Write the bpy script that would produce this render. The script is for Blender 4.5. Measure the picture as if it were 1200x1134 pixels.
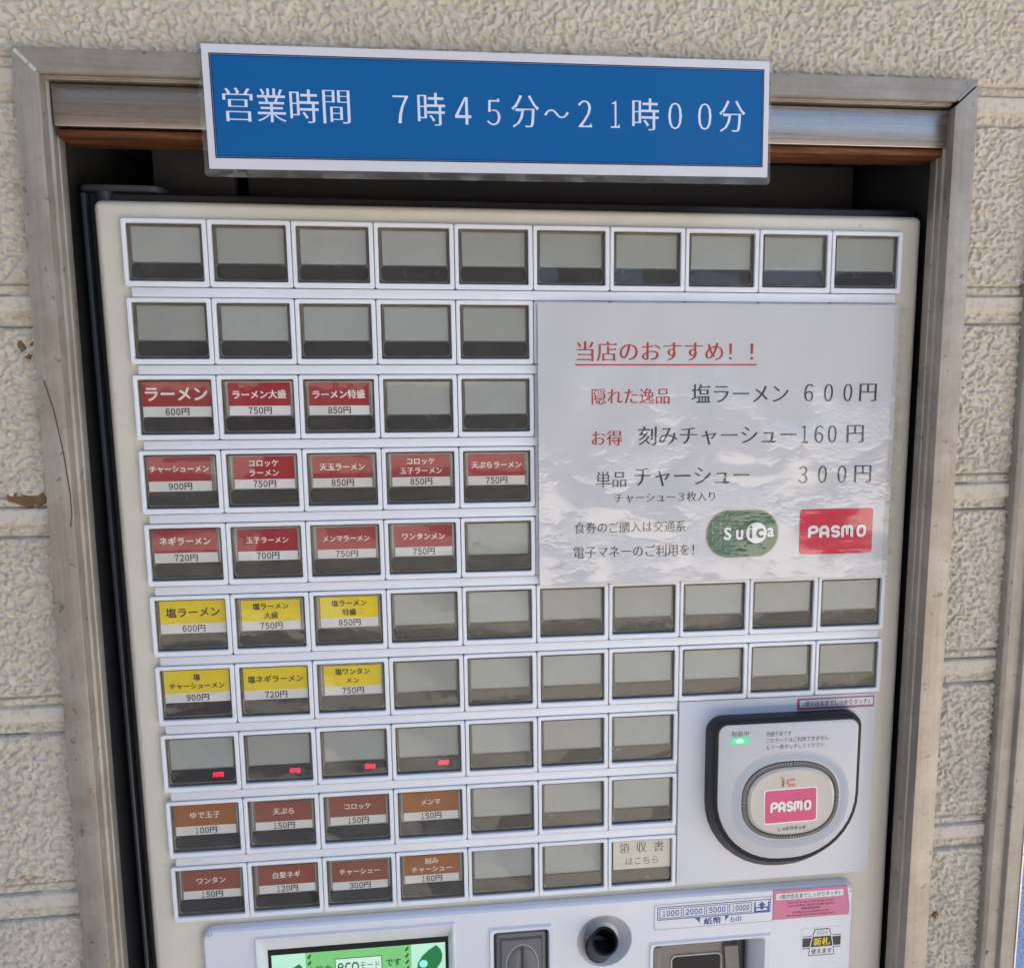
import bpy, bmesh, math, random
import numpy as np
from mathutils import Vector, Matrix

random.seed(7)
S = 0.055            # one button pitch of the machine, in metres
Z0 = 1.59            # height of the top edge of the button grid above the pavement
FLOOR = Z0 / S       # pavement level in grid units

scn = bpy.context.scene
for o in list(bpy.data.objects):
    bpy.data.objects.remove(o)
COL = scn.collection


def W(u, v, d=0.0):
    """grid units (u right, v down, d out of the machine front) to world metres"""
    return Vector((u * S, -d * S, Z0 - v * S))


# ------------------------------------------------------------------ camera
cam = bpy.data.cameras.new('camera')
camo = bpy.data.objects.new('camera', cam)
COL.objects.link(camo)
cam.sensor_fit = 'HORIZONTAL'
cam.sensor_width = 36.0
cam.lens = 1000.0 / 1200.0 * 36.0
cam.shift_x = (600 - 655.0) / 1200.0
cam.shift_y = (616.78 - 567.0) / 1200.0
cam.clip_start = 0.02
cam.clip_end = 400
R = [(0.99286344, 0.0054161, -0.11913376),
     (-0.02278696, 0.98917851, -0.14493662),
     (0.11705956, 0.14661697, 0.9822426)]
bl = [Vector((r[0], r[2], -r[1])) for r in R]
m = Matrix.Identity(4)
for i in range(3):
    m[i][0] = bl[0][i]
    m[i][1] = -bl[1][i]
    m[i][2] = -bl[2][i]
m.translation = W(3.97257, 2.20668, 11.26654)
camo.matrix_world = m
scn.camera = camo

# ------------------------------------------------------------------ sky, sun, exposure
SUN_EL, SUN_AZ = math.radians(40), math.radians(13)   # azimuth from +Y (behind the wall) towards +X
world = bpy.data.worlds.new('World')
scn.world = world
world.use_nodes = True
wn = world.node_tree.nodes
sky = wn.new('ShaderNodeTexSky')
sky.sky_type = 'NISHITA'
sky.sun_disc = False
sky.sun_elevation = SUN_EL
sky.sun_rotation = SUN_AZ
sky.dust_density = 3.0
sky.air_density = 1.0
sky.ozone_density = 1.0
bg = wn['Background']
bg.inputs['Strength'].default_value = 0.12
world.node_tree.links.new(sky.outputs[0], bg.inputs['Color'])
sl = bpy.data.lights.new('sun', 'SUN')
sl.energy = 5.0
sl.angle = math.radians(0.5)
sl.color = (1.0, 0.95, 0.87)
so = bpy.data.objects.new('sun', sl)
COL.objects.link(so)
sd = Vector((math.sin(SUN_AZ) * math.cos(SUN_EL), math.cos(SUN_AZ) * math.cos(SUN_EL), math.sin(SUN_EL)))
so.rotation_euler = sd.to_track_quat('Z', 'Y').to_euler()
so.location = (2, 4, 8)
scn.view_settings.view_transform = 'Standard'
scn.view_settings.look = 'None'
scn.view_settings.exposure = 2.05
scn.view_settings.gamma = 1.0
scn.view_settings.use_curve_mapping = False
scn.render.film_transparent = False
scn.cycles.max_bounces = 8
scn.cycles.transparent_max_bounces = 16
scn.cycles.caustics_reflective = False
scn.cycles.caustics_refractive = False
scn.cycles.sample_clamp_indirect = 6.0


# ------------------------------------------------------------------ materials
def nmat(name):
    mt = bpy.data.materials.new(name)
    mt.use_nodes = True
    nt = mt.node_tree
    return mt, nt, nt.nodes['Principled BSDF']


def setc(nt, bsdf, c):
    bsdf.inputs['Base Color'].default_value = (*c, 1)


def noise_node(nt, scale, detail=4, rough=0.55, stretch=None):
    geo = nt.nodes.new('ShaderNodeNewGeometry')
    src = geo.outputs['Position']
    if stretch:
        mp = nt.nodes.new('ShaderNodeMapping')
        mp.inputs['Scale'].default_value = stretch
        nt.links.new(src, mp.inputs['Vector'])
        src = mp.outputs[0]
    n = nt.nodes.new('ShaderNodeTexNoise')
    n.inputs['Scale'].default_value = scale
    n.inputs['Detail'].default_value = detail
    n.inputs['Roughness'].default_value = rough
    nt.links.new(src, n.inputs['Vector'])
    return n.outputs['Fac']


def ramp(nt, src, stops):
    r = nt.nodes.new('ShaderNodeValToRGB')
    el = r.color_ramp.elements
    while len(el) < len(stops):
        el.new(0.5)
    for e, (p, c) in zip(el, stops):
        e.position = p
        e.color = (*c, 1)
    nt.links.new(src, r.inputs['Fac'])
    return r.outputs['Color']


def mult(nt, a, b, fac=1.0):
    mx = nt.nodes.new('ShaderNodeMix')
    mx.data_type = 'RGBA'
    mx.blend_type = 'MULTIPLY'
    mx.inputs[0].default_value = fac
    nt.links.new(a, mx.inputs[6])
    nt.links.new(b, mx.inputs[7])
    return mx.outputs[2]


def bump(nt, src, dist, strength=1.0, prev=None):
    b = nt.nodes.new('ShaderNodeBump')
    b.inputs['Strength'].default_value = strength
    b.inputs['Distance'].default_value = dist
    nt.links.new(src, b.inputs['Height'])
    if prev is not None:
        nt.links.new(prev, b.inputs['Normal'])
    return b.outputs['Normal']


def plain(name, c, rough=0.45, metal=0.0, var=0.06, vscale=25, coat=0.0, bmp=0.0, bscale=300,
          spots=None, stretch=None, spec=0.5, rvar=0.08, coat_rough=0.05):
    mt, nt, b = nmat(name)
    n = noise_node(nt, vscale, 5, 0.6, stretch)
    lo = tuple(max(0, x * (1 - var)) for x in c)
    hi = tuple(min(1, x * (1 + var)) for x in c)
    col = ramp(nt, n, [(0.3, lo), (0.7, hi)])
    if spots:
        sc, th, sc_col = spots
        n2 = noise_node(nt, sc, 3, 0.6)
        sp = ramp(nt, n2, [(th, (1, 1, 1)), (min(1, th + 0.05), sc_col)])
        col = mult(nt, col, sp)
    nt.links.new(col, b.inputs['Base Color'])
    rr = nt.nodes.new('ShaderNodeMapRange')
    rr.inputs[3].default_value = max(0.02, rough - rvar)
    rr.inputs[4].default_value = min(1, rough + rvar)
    nt.links.new(n, rr.inputs[0])
    nt.links.new(rr.outputs[0], b.inputs['Roughness'])
    b.inputs['Metallic'].default_value = metal
    b.inputs['Specular IOR Level'].default_value = spec
    if coat:
        b.inputs['Coat Weight'].default_value = coat
        b.inputs['Coat Roughness'].default_value = coat_rough
    if bmp:
        nb = noise_node(nt, bscale, 3, 0.6)
        nt.links.new(bump(nt, nb, bmp), b.inputs['Normal'])
    return mt


M = {}
M['cream'] = plain('cream_paint', (0.70, 0.664, 0.582), 0.42, var=0.05, vscale=16, bmp=0.00006, bscale=900,
                   spots=(130, 0.70, (0.78, 0.73, 0.64)))
M['white'] = plain('white_plastic', (0.74, 0.765, 0.815), 0.35, var=0.025, vscale=20,
                   spots=(170, 0.70, (0.74, 0.70, 0.64)))
M['panel_white'] = plain('lavender_white_panel', (0.70, 0.715, 0.765), 0.33, var=0.02, vscale=12,
                         spots=(120, 0.75, (0.85, 0.83, 0.8)), bmp=0.00003, bscale=1200)
M['seam'] = plain('dark_seam', (0.26, 0.28, 0.32), 0.6)
M['cavity'] = plain('brown_grey_cavity', (0.16, 0.137, 0.115), 0.35, var=0.25, vscale=120)
M['insert'] = plain('grey_insert', (0.355, 0.37, 0.38), 0.5, var=0.03, vscale=40)
M['holder'] = plain('card_holder', (0.22, 0.205, 0.195), 0.4, var=0.15, vscale=90)
M['holder_rim'] = plain('holder_rim', (0.42, 0.41, 0.40), 0.3, var=0.15, vscale=150)
_nt = M['insert'].node_tree
_b = _nt.nodes['Principled BSDF']
_src = _b.inputs['Base Color'].links[0].from_socket
_oi = _nt.nodes.new('ShaderNodeObjectInfo')
_nt.links.new(mult(_nt, _src, ramp(_nt, _oi.outputs['Random'], [(0.0, (0.90, 0.89, 0.86)), (0.5, (1, 1, 0.98)), (1.0, (1.06, 1.07, 1.09))])), _b.inputs['Base Color'])
M['strip'] = plain('smoked_strip', (0.024, 0.022, 0.026), 0.25, var=0.1, vscale=60)
M['lens_rim'] = plain('lens_rim', (0.17, 0.15, 0.13), 0.3, var=0.2, vscale=140)
M['red'] = plain('red_card', (0.33, 0.012, 0.022), 0.5, var=0.05, vscale=60)
M['yellow'] = plain('yellow_card', (0.82, 0.62, 0.006), 0.5, var=0.06, vscale=60)
M['brown'] = plain('brown_red_card', (0.27, 0.066, 0.042), 0.5, var=0.06, vscale=60)
M['tan'] = plain('orange_brown_card', (0.34, 0.115, 0.028), 0.5, var=0.08, vscale=60)
M['paper'] = plain('white_card', (0.72, 0.71, 0.73), 0.6, var=0.03, vscale=60)
M['cream_paper'] = plain('cream_card', (0.72, 0.68, 0.63), 0.6, var=0.04, vscale=60)
M['ink_white'] = plain('white_ink', (0.82, 0.76, 0.74), 0.5, var=0.02)
M['ink_black'] = plain('black_ink', (0.035, 0.035, 0.04), 0.55, var=0.02)
M['ink_brown'] = plain('dark_brown_ink', (0.06, 0.03, 0.005), 0.5, var=0.02)
M['ink_blue'] = plain('blue_ink', (0.045, 0.10, 0.30), 0.5, var=0.02)
M['ink_grey'] = plain('grey_ink', (0.12, 0.115, 0.125), 0.5, var=0.02)
M['ink_maroon'] = plain('maroon_ink', (0.16, 0.02, 0.05), 0.5, var=0.02)
M['sign_blue'] = plain('sign_blue', (0.004, 0.092, 0.335), 0.4, var=0.05, vscale=30)
M['sign_line'] = plain('sign_dark_line', (0.008, 0.012, 0.05), 0.4, var=0.02)
M['sign_white'] = plain('sign_white_paper', (0.66, 0.66, 0.70), 0.5, var=0.02)
M['sign_text'] = plain('sign_pale_ink', (0.62, 0.70, 0.86), 0.5, var=0.02)
M['pink'] = plain('pink_sticker', (0.62, 0.17, 0.30), 0.4, var=0.03, vscale=50)
M['pink_line'] = plain('plum_sticker', (0.38, 0.10, 0.19), 0.4, var=0.03, vscale=50)
M['magenta'] = plain('magenta_sticker', (0.60, 0.045, 0.17), 0.35, var=0.08, vscale=80)
M['sticker'] = plain('pale_sticker', (0.72, 0.73, 0.77), 0.4, var=0.02)
M['black_plastic'] = plain('black_plastic', (0.011, 0.011, 0.013), 0.42, spec=0.25, var=0.1, vscale=60, bmp=0.00005, bscale=1500)
M['dark_plastic'] = plain('dark_grey_plastic', (0.04, 0.042, 0.048), 0.42, var=0.1, vscale=60, bmp=0.00005, bscale=1500)
M['slate'] = plain('slate_plastic', (0.115, 0.12, 0.13), 0.35, var=0.06, vscale=60)
M['taupe'] = plain('taupe_plastic', (0.19, 0.175, 0.16), 0.42, var=0.06, vscale=60)
M['face_grey'] = plain('reader_face', (0.53, 0.53, 0.56), 0.4, var=0.02, vscale=40)
M['ring_blue'] = plain('ring_blue_grey', (0.36, 0.40, 0.47), 0.4, var=0.02)
M['pad'] = plain('touch_pad', (0.50, 0.465, 0.42), 0.22, var=0.04, vscale=60)
M['cabinet'] = plain('black_cabinet', (0.012, 0.013, 0.018), 0.4, var=0.2, vscale=20)
M['flange'] = plain('blue_black_flange', (0.045, 0.052, 0.068), 0.35, var=0.2, vscale=30)
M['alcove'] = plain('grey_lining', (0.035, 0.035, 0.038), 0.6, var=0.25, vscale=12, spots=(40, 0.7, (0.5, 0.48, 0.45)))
M['rust'] = plain('rust_stain', (0.16, 0.095, 0.045), 0.9, var=0.3, vscale=150, bmp=0.0008, bscale=250)
M['canopy'] = plain('grey_canopy', (0.09, 0.088, 0.085), 0.7)
M['dark_backdrop'] = plain('unseen_backdrop', (0.024, 0.023, 0.022), 0.85, var=0.3, vscale=3)  # near black for the added building and wall, keeps reflections dark
M['sealant'] = plain('dark_sealant', (0.085, 0.07, 0.055), 0.8, var=0.4, vscale=120)
M['hair'] = plain('dark_hair', (0.06, 0.045, 0.04), 0.5)


def metal(name, c, rough, stretch, var=0.12, streak=60, metallic=0.8, dirt=True, aniso=0.0):
    mt, nt, b = nmat(name)
    n = noise_node(nt, streak, 6, 0.7, stretch)
    lo = tuple(x * (1 - var) for x in c)
    hi = tuple(min(1, x * (1 + var)) for x in c)
    col = ramp(nt, n, [(0.3, lo), (0.7, hi)])
    if dirt:
        n2 = noise_node(nt, 22, 6, 0.7)
        col = mult(nt, col, ramp(nt, n2, [(0.40, (0.80, 0.77, 0.73)), (0.6, (1, 1, 1))]))
        n3 = noise_node(nt, 120, 3, 0.6)
        col = mult(nt, col, ramp(nt, n3, [(0.3, (0.62, 0.58, 0.54)), (0.36, (1, 1, 1))]))
    nt.links.new(col, b.inputs['Base Color'])
    b.inputs['Metallic'].default_value = metallic
    rr = nt.nodes.new('ShaderNodeMapRange')
    rr.inputs[3].default_value = rough - 0.1
    rr.inputs[4].default_value = rough + 0.1
    nt.links.new(n, rr.inputs[0])
    nt.links.new(rr.outputs[0], b.inputs['Roughness'])
    nt.links.new(bump(nt, n, 0.00005), b.inputs['Normal'])
    return mt


M['steel'] = metal('dull_steel', (0.38, 0.345, 0.305), 0.5, (6, 6, 0.25), metallic=0.55)
M['steel_h'] = metal('dull_steel_header', (0.36, 0.325, 0.285), 0.5, (0.25, 6, 6), metallic=0.55)
M['brushed'] = metal('brushed_aluminium', (0.36, 0.315, 0.295), 0.29, (0.12, 5, 9), streak=90, metallic=0.95, dirt=False)
M['steel_light'] = metal('bright_steel_edge', (0.70, 0.67, 0.62), 0.4, (3, 3, 0.4), metallic=0.5)
M['trim'] = metal('taupe_trim', (0.37, 0.335, 0.295), 0.5, (6, 6, 0.2), metallic=0.2)


def wood_mat():
    mt, nt, b = nmat('varnished_wood')
    n = noise_node(nt, 55, 8, 0.75, (0.25, 2.5, 5))
    col = ramp(nt, n, [(0.3, (0.03, 0.010, 0.004)), (0.52, (0.11, 0.036, 0.011)), (0.7, (0.26, 0.10, 0.036))])
    nt.links.new(col, b.inputs['Base Color'])
    b.inputs['Roughness'].default_value = 0.6
    b.inputs['Specular IOR Level'].default_value = 0.25
    nt.links.new(bump(nt, n, 0.0004), b.inputs['Normal'])
    return mt


M['wood'] = wood_mat()


def wall_mat(name, with_bump):
    mt, nt, b = nmat(name)
    n = noise_node(nt, 9, 6, 0.6)
    col = ramp(nt, n, [(0.3, (0.55, 0.505, 0.43)), (0.7, (0.64, 0.59, 0.505))])
    n2 = noise_node(nt, 160, 4, 0.7)
    col = mult(nt, col, ramp(nt, n2, [(0.36, (0.80, 0.78, 0.75)), (0.5, (1, 1, 1))]))
    n3 = noise_node(nt, 34, 4, 0.65)
    col = mult(nt, col, ramp(nt, n3, [(0.70, (1, 1, 1)), (0.76, (0.62, 0.49, 0.34))]))
    nt.links.new(col, b.inputs['Base Color'])
    b.inputs['Roughness'].default_value = 0.85
    b.inputs['Specular IOR Level'].default_value = 0.25
    nb = noise_node(nt, 800, 4, 0.7)
    nrm = bump(nt, nb, 0.0005)
    if with_bump:
        nc = noise_node(nt, 130, 2, 0.5)
        nrm = bump(nt, ramp(nt, nc, [(0.42, (0, 0, 0)), (0.58, (1, 1, 1))]), 0.002, prev=nrm)
    nt.links.new(nrm, b.inputs['Normal'])
    return mt


M['wall'] = wall_mat('stucco_siding', False)
M['wall_far'] = wall_mat('stucco_siding_coarse', True)


def clear_mat(name, tint=(1, 1, 1), haze=0.0, haze_col=(0.6, 0.6, 0.62), rough=0.06, wave=0.0, wscale=60, painted_reflection=False, ior=1.45):
    """thin clear plastic: transparent body, Fresnel gloss, optional milky haze or painted reflection"""
    mt = bpy.data.materials.new(name)
    mt.use_nodes = True
    nt = mt.node_tree
    nt.nodes.clear()
    out = nt.nodes.new('ShaderNodeOutputMaterial')
    tr = nt.nodes.new('ShaderNodeBsdfTransparent')
    tr.inputs[0].default_value = (*tint, 1)
    gl = nt.nodes.new('ShaderNodeBsdfGlossy')
    gl.inputs['Roughness'].default_value = rough
    fr = nt.nodes.new('ShaderNodeFresnel')
    fr.inputs['IOR'].default_value = ior
    if wave:
        nrm = bump(nt, noise_node(nt, wscale, 3, 0.5), wave)
        nt.links.new(nrm, gl.inputs['Normal'])
        nt.links.new(nrm, fr.inputs['Normal'])
    gb = nt.nodes.new('ShaderNodeNewGeometry')
    inv = nt.nodes.new('ShaderNodeMath')
    inv.operation = 'SUBTRACT'
    inv.inputs[0].default_value = 1.0
    nt.links.new(gb.outputs['Backfacing'], inv.inputs[1])
    fm = nt.nodes.new('ShaderNodeMath')
    fm.operation = 'MULTIPLY'
    nt.links.new(fr.outputs[0], fm.inputs[0])
    nt.links.new(inv.outputs[0], fm.inputs[1])
    body = tr.outputs[0]
    if haze or painted_reflection:
        df = nt.nodes.new('ShaderNodeBsdfDiffuse')
        df.inputs[0].default_value = (*haze_col, 1)
        mh = nt.nodes.new('ShaderNodeMixShader')
        nt.links.new(tr.outputs[0], mh.inputs[1])
        nt.links.new(df.outputs[0], mh.inputs[2])
        if painted_reflection:
            # reflection painted as brown tint above a ragged line on the cover's upper half
            tc = nt.nodes.new('ShaderNodeTexCoord')
            sep = nt.nodes.new('ShaderNodeSeparateXYZ')
            nt.links.new(tc.outputs['Generated'], sep.inputs[0])
            n = noise_node(nt, 110, 5, 0.6)
            ad = nt.nodes.new('ShaderNodeMath')
            ad.operation = 'MULTIPLY_ADD'
            ad.inputs[1].default_value = 0.9
            nt.links.new(n, ad.inputs[0])
            nt.links.new(sep.outputs['Z'], ad.inputs[2])
            n2 = noise_node(nt, 400, 4, 0.7)
            edge = ramp(nt, ad.outputs[0], [(0.0, (0, 0, 0)), (1.0, (0, 0, 0))])
            mr = nt.nodes.new('ShaderNodeMapRange')
            mr.inputs[1].default_value = 1.13
            mr.inputs[2].default_value = 1.17
            nt.links.new(ad.outputs[0], mr.inputs[0])
            mm = nt.nodes.new('ShaderNodeMath')
            mm.operation = 'MULTIPLY'
            nt.links.new(mr.outputs[0], mm.inputs[0])
            mr2 = nt.nodes.new('ShaderNodeMapRange')
            mr2.inputs[1].default_value = 0.3
            mr2.inputs[2].default_value = 0.7
            mr2.inputs[3].default_value = 0.08
            mr2.inputs[4].default_value = 0.45
            nt.links.new(n2, mr2.inputs[0])
            nt.links.new(mr2.outputs[0], mm.inputs[1])
            nt.links.new(mm.outputs[0], mh.inputs[0])
        else:
            sm = nt.nodes.new('ShaderNodeMapRange')
            sm.inputs[1].default_value = 0.45
            sm.inputs[2].default_value = 0.75
            sm.inputs[3].default_value = haze * 0.4
            sm.inputs[4].default_value = haze * 2.2
            nt.links.new(noise_node(nt, 70, 5, 0.65, (1, 1, 1.6)), sm.inputs[0])
            nt.links.new(sm.outputs[0], mh.inputs[0])
        body = mh.outputs[0]
    mx = nt.nodes.new('ShaderNodeMixShader')
    nt.links.new(fm.outputs[0], mx.inputs[0])
    nt.links.new(body, mx.inputs[1])
    nt.links.new(gl.outputs[0], mx.inputs[2])
    nt.links.new(mx.outputs[0], out.inputs[0])
    return mt


M['cover'] = clear_mat('clear_button_cover', (0.97, 0.97, 0.95), 0.014, rough=0.06, wave=0.0012, wscale=30, ior=1.5)
M['cover_reflection'] = clear_mat('painted_reflection_cover', (0.97, 0.97, 0.95), rough=0.07, wave=0.0022, wscale=34,  # brown tint standing in for a ragged reflection
                               haze_col=(0.21, 0.175, 0.14), painted_reflection=True)
M['film'] = clear_mat('laminate_margin', (0.93, 0.93, 0.92), 0.10, (0.6, 0.6, 0.58), rough=0.12, wave=0.002, wscale=30)
M['tape'] = clear_mat('clear_tape', (0.95, 0.95, 0.93), 0.12, (0.7, 0.7, 0.68), rough=0.12, wave=0.002, wscale=60)


def laminated(name, c, wave=0.0030, wscale=8, fine=0.0032, coat=1.0, cior=1.8):
    """printed sheet under glossy, unevenly crinkled film"""
    mt, nt, b = nmat(name)
    setc(nt, b, c)
    b.inputs['Roughness'].default_value = 0.55
    b.inputs['Specular IOR Level'].default_value = 0.2
    b.inputs['Coat Weight'].default_value = coat
    b.inputs['Coat Roughness'].default_value = 0.09
    b.inputs['Coat IOR'].default_value = cior
    n1 = noise_node(nt, wscale, 3, 0.55, (0.7, 1, 1.5))
    n2 = noise_node(nt, 330, 3, 0.6, (0.7, 1, 1.2))
    n3 = noise_node(nt, 16, 4, 0.6, (0.8, 1, 1.4))
    msk = nt.nodes.new('ShaderNodeMapRange')
    msk.inputs[1].default_value = 0.50
    msk.inputs[2].default_value = 0.68
    nt.links.new(n3, msk.inputs[0])
    mm = nt.nodes.new('ShaderNodeMath')
    mm.operation = 'MULTIPLY'
    nt.links.new(n2, mm.inputs[0])
    # the film is pulled flat along its taped top and crinkles lower down
    geo = nt.nodes.new('ShaderNodeNewGeometry')
    sp = nt.nodes.new('ShaderNodeSeparateXYZ')
    nt.links.new(geo.outputs['Position'], sp.inputs[0])
    zr = nt.nodes.new('ShaderNodeMapRange')
    zr.inputs[1].default_value = 1.50
    zr.inputs[2].default_value = 1.455
    zr.inputs[3].default_value = 0.12
    zr.inputs[4].default_value = 1.0
    nt.links.new(sp.outputs['Z'], zr.inputs[0])
    mz = nt.nodes.new('ShaderNodeMath')
    mz.operation = 'MULTIPLY'
    nt.links.new(msk.outputs[0], mz.inputs[0])
    nt.links.new(zr.outputs[0], mz.inputs[1])
    nt.links.new(mz.outputs[0], mm.inputs[1])
    mw = nt.nodes.new('ShaderNodeMath')
    mw.operation = 'MULTIPLY'
    nt.links.new(n1, mw.inputs[0])
    nt.links.new(zr.outputs[0], mw.inputs[1])
    nrm = bump(nt, mw.outputs[0], wave)
    nrm = bump(nt, mm.outputs[0], fine, prev=nrm)
    nt.links.new(nrm, b.inputs['Coat Normal'])
    return mt


M['poster'] = laminated('poster_paper', (0.54, 0.54, 0.56))
M['p_red'] = laminated('poster_red_ink', (0.38, 0.025, 0.03))
M['p_dark'] = laminated('poster_dark_ink', (0.03, 0.033, 0.045))
M['p_green'] = laminated('poster_green_ink', (0.010, 0.095, 0.042))
M['p_crimson'] = laminated('poster_crimson_ink', (0.55, 0.01, 0.045))
M['p_white'] = laminated('poster_white_ink', (0.72, 0.72, 0.72))
M['p_gold'] = laminated('poster_olive_ink', (0.20, 0.19, 0.09))
M['s_blue'] = laminated('sign_blue_film', (0.0, 0.098, 0.305), 0.0015, 9, 0.0001, 0.25, 1.35)
M['s_white'] = laminated('sign_white_film', (0.62, 0.62, 0.67), 0.003, 12, 0.0002, 0.5, 1.4)
M['s_text'] = laminated('sign_text_film', (0.60, 0.69, 0.86), 0.003, 12, 0.0002, 0.5, 1.4)
M['s_line'] = laminated('sign_line_film', (0.008, 0.012, 0.06), 0.003, 12, 0.0002, 0.5, 1.4)


def glow(name, c, strength):
    mt, nt, b = nmat(name)
    setc(nt, b, tuple(x * 0.1 for x in c))
    b.inputs['Emission Color'].default_value = (*c, 1)
    b.inputs['Emission Strength'].default_value = strength
    b.inputs['Roughness'].default_value = 0.3
    return mt


M['led_red'] = glow('red_led', (1.0, 0.004, 0.045), 0.8)
M['led_green'] = glow('green_led', (0.02, 0.75, 0.28), 0.24)
M['led_core'] = glow('green_led_core', (0.55, 1.0, 0.8), 0.3)
M['scr_green'] = glow('screen_green', (0.20, 0.58, 0.20), 0.22)
M['scr_pale'] = glow('screen_pale', (0.50, 0.85, 0.66), 0.22)
M['scr_white'] = glow('screen_white', (0.62, 0.86, 0.75), 0.22)
M['scr_leaf'] = glow('screen_leaf', (0.002, 0.19, 0.05), 0.22)
M['scr_dark'] = glow('screen_dark_green', (0.003, 0.08, 0.026), 0.22)
M['scr_cyan'] = glow('screen_cyan', (0.30, 0.90, 0.88), 0.22)

mt, nt, b = nmat('pavement')
n = noise_node(nt, 60, 6, 0.7)
nt.links.new(ramp(nt, n, [(0.3, (0.42, 0.385, 0.335)), (0.7, (0.58, 0.535, 0.47))]), b.inputs['Base Color'])
b.inputs['Roughness'].default_value = 0.85
nt.links.new(bump(nt, n, 0.003), b.inputs['Normal'])
M['pavement'] = mt

mt, nt, b = nmat('blue_speckled_sheet')
n = noise_node(nt, 420, 4, 0.75)
nt.links.new(ramp(nt, n, [(0.40, (0.13, 0.25, 0.58)), (0.60, (0.42, 0.60, 0.95))]), b.inputs['Base Color'])
b.inputs['Roughness'].default_value = 0.7
nt.links.new(bump(nt, n, 0.002), b.inputs['Normal'])
M['blue'] = mt


# ------------------------------------------------------------------ mesh helpers
ORG = {}     # absolute origin of every object (nothing is rotated or scaled)


def link(o, parent, origin):
    COL.objects.link(o)
    ORG[o.name] = origin.copy()
    if parent is not None:
        o.parent = parent
        o.location = origin - ORG[parent.name]
    else:
        o.location = origin
    return o


def thing(name, label, cat, base, group=None):
    o = bpy.data.objects.new(name, None)
    o.empty_display_size = 0.05
    link(o, None, base)
    o['label'] = label
    o['category'] = cat
    o['kind'] = 'thing'
    if group:
        o['group'] = group
    return o


def obj(name, bm, mats, parent=None, origin=None, smooth=False, label=None):
    """link a bmesh given in world coordinates as one object"""
    if origin is None:
        origin = ORG[parent.name] if parent is not None else Vector((0, 0, 0))
    bmesh.ops.recalc_face_normals(bm, faces=bm.faces)
    bmesh.ops.translate(bm, verts=bm.verts, vec=-origin)
    me = bpy.data.meshes.new(name)
    bm.to_mesh(me)
    bm.free()
    if not isinstance(mats, (list, tuple)):
        mats = [mats]
    for k in mats:
        me.materials.append(M[k])
    if smooth:
        for p in me.polygons:
            p.use_smooth = True
        me.set_sharp_from_angle(angle=math.radians(35))
    o = bpy.data.objects.new(name, me)
    link(o, parent, origin)
    if label:
        o['label'] = label
    return o


def new():
    return bmesh.new()


def box(bm, u0, u1, v0, v1, d0, d1, bev=0.0, seg=2, mi=0):
    c = W((u0 + u1) / 2, (v0 + v1) / 2, (d0 + d1) / 2)
    r = bmesh.ops.create_cube(bm, size=1)
    vs = r['verts']
    bmesh.ops.scale(bm, vec=(abs(u1 - u0) * S, abs(d1 - d0) * S, abs(v1 - v0) * S), verts=vs)
    bmesh.ops.translate(bm, vec=c, verts=vs)
    fs = set(f for x in vs for f in x.link_faces)
    if bev:
        es = list(set(e for x in vs for e in x.link_edges))
        r = bmesh.ops.bevel(bm, geom=es, offset=bev * S, segments=seg, affect='EDGES', profile=0.5)
        fs = set(f for f in bm.faces if f.is_valid and (f in fs or f in r['faces']))
    for f in fs:
        if f.is_valid:
            f.material_index = mi


def poly(bm, pts, d, mi=0):
    """flat polygon at depth d; pts in (u, v)"""
    f = bm.faces.new([bm.verts.new(W(u, v, d)) for u, v in pts])
    f.material_index = mi
    return f


def rect(bm, u0, u1, v0, v1, d, mi=0):
    poly(bm, [(u0, v0), (u1, v0), (u1, v1), (u0, v1)], d, mi)


def loft(bm, outs, cap_back=False, cap_front=True, mi=0):
    """join successive closed outlines [(pts, d), ...]"""
    rings = [[bm.verts.new(W(u, v, d)) for u, v in pts] for pts, d in outs]
    n = len(rings[0])
    for a, c in zip(rings, rings[1:]):
        for i in range(n):
            f = bm.faces.new((a[i], a[(i + 1) % n], c[(i + 1) % n], c[i]))
            f.material_index = mi
    if cap_front:
        bm.faces.new(rings[-1]).material_index = mi
    if cap_back:
        bm.faces.new(list(reversed(rings[0]))).material_index = mi
    return rings


def ring(bm, outer, inner, d, mi=0):
    a = [bm.verts.new(W(u, v, d)) for u, v in outer]
    c = [bm.verts.new(W(u, v, d)) for u, v in inner]
    n = len(a)
    for i in range(n):
        bm.faces.new((a[i], a[(i + 1) % n], c[(i + 1) % n], c[i])).material_index = mi


def rrect(u0, u1, v0, v1, r, n=6, rb=None):
    """rounded rectangle outline; r top corners, rb bottom corners"""
    rb = r if rb is None else rb
    pts = []
    for (cu, cv, rr, a0) in ((u1 - r, v0 + r, r, -90), (u1 - rb, v1 - rb, rb, 0),
                             (u0 + rb, v1 - rb, rb, 90), (u0 + r, v0 + r, r, 180)):
        for k in range(n + 1):
            a = math.radians(a0 + 90 * k / n)
            pts.append((cu + rr * math.cos(a), cv + rr * math.sin(a)))
    return pts


def sup(cu, cv, a, b_, p=2.6, n=64):
    out = []
    for k in range(n):
        t = 2 * math.pi * k / n
        c, s = math.cos(t), math.sin(t)
        out.append((cu + a * math.copysign(abs(c) ** (2 / p), c), cv + b_ * math.copysign(abs(s) ** (2 / p), s)))
    return out


def rot(pts, cu, cv, ang):
    c, s = math.cos(ang), math.sin(ang)
    return [(cu + (u - cu) * c - (v - cv) * s, cv + (u - cu) * s + (v - cv) * c) for u, v in pts]


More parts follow.
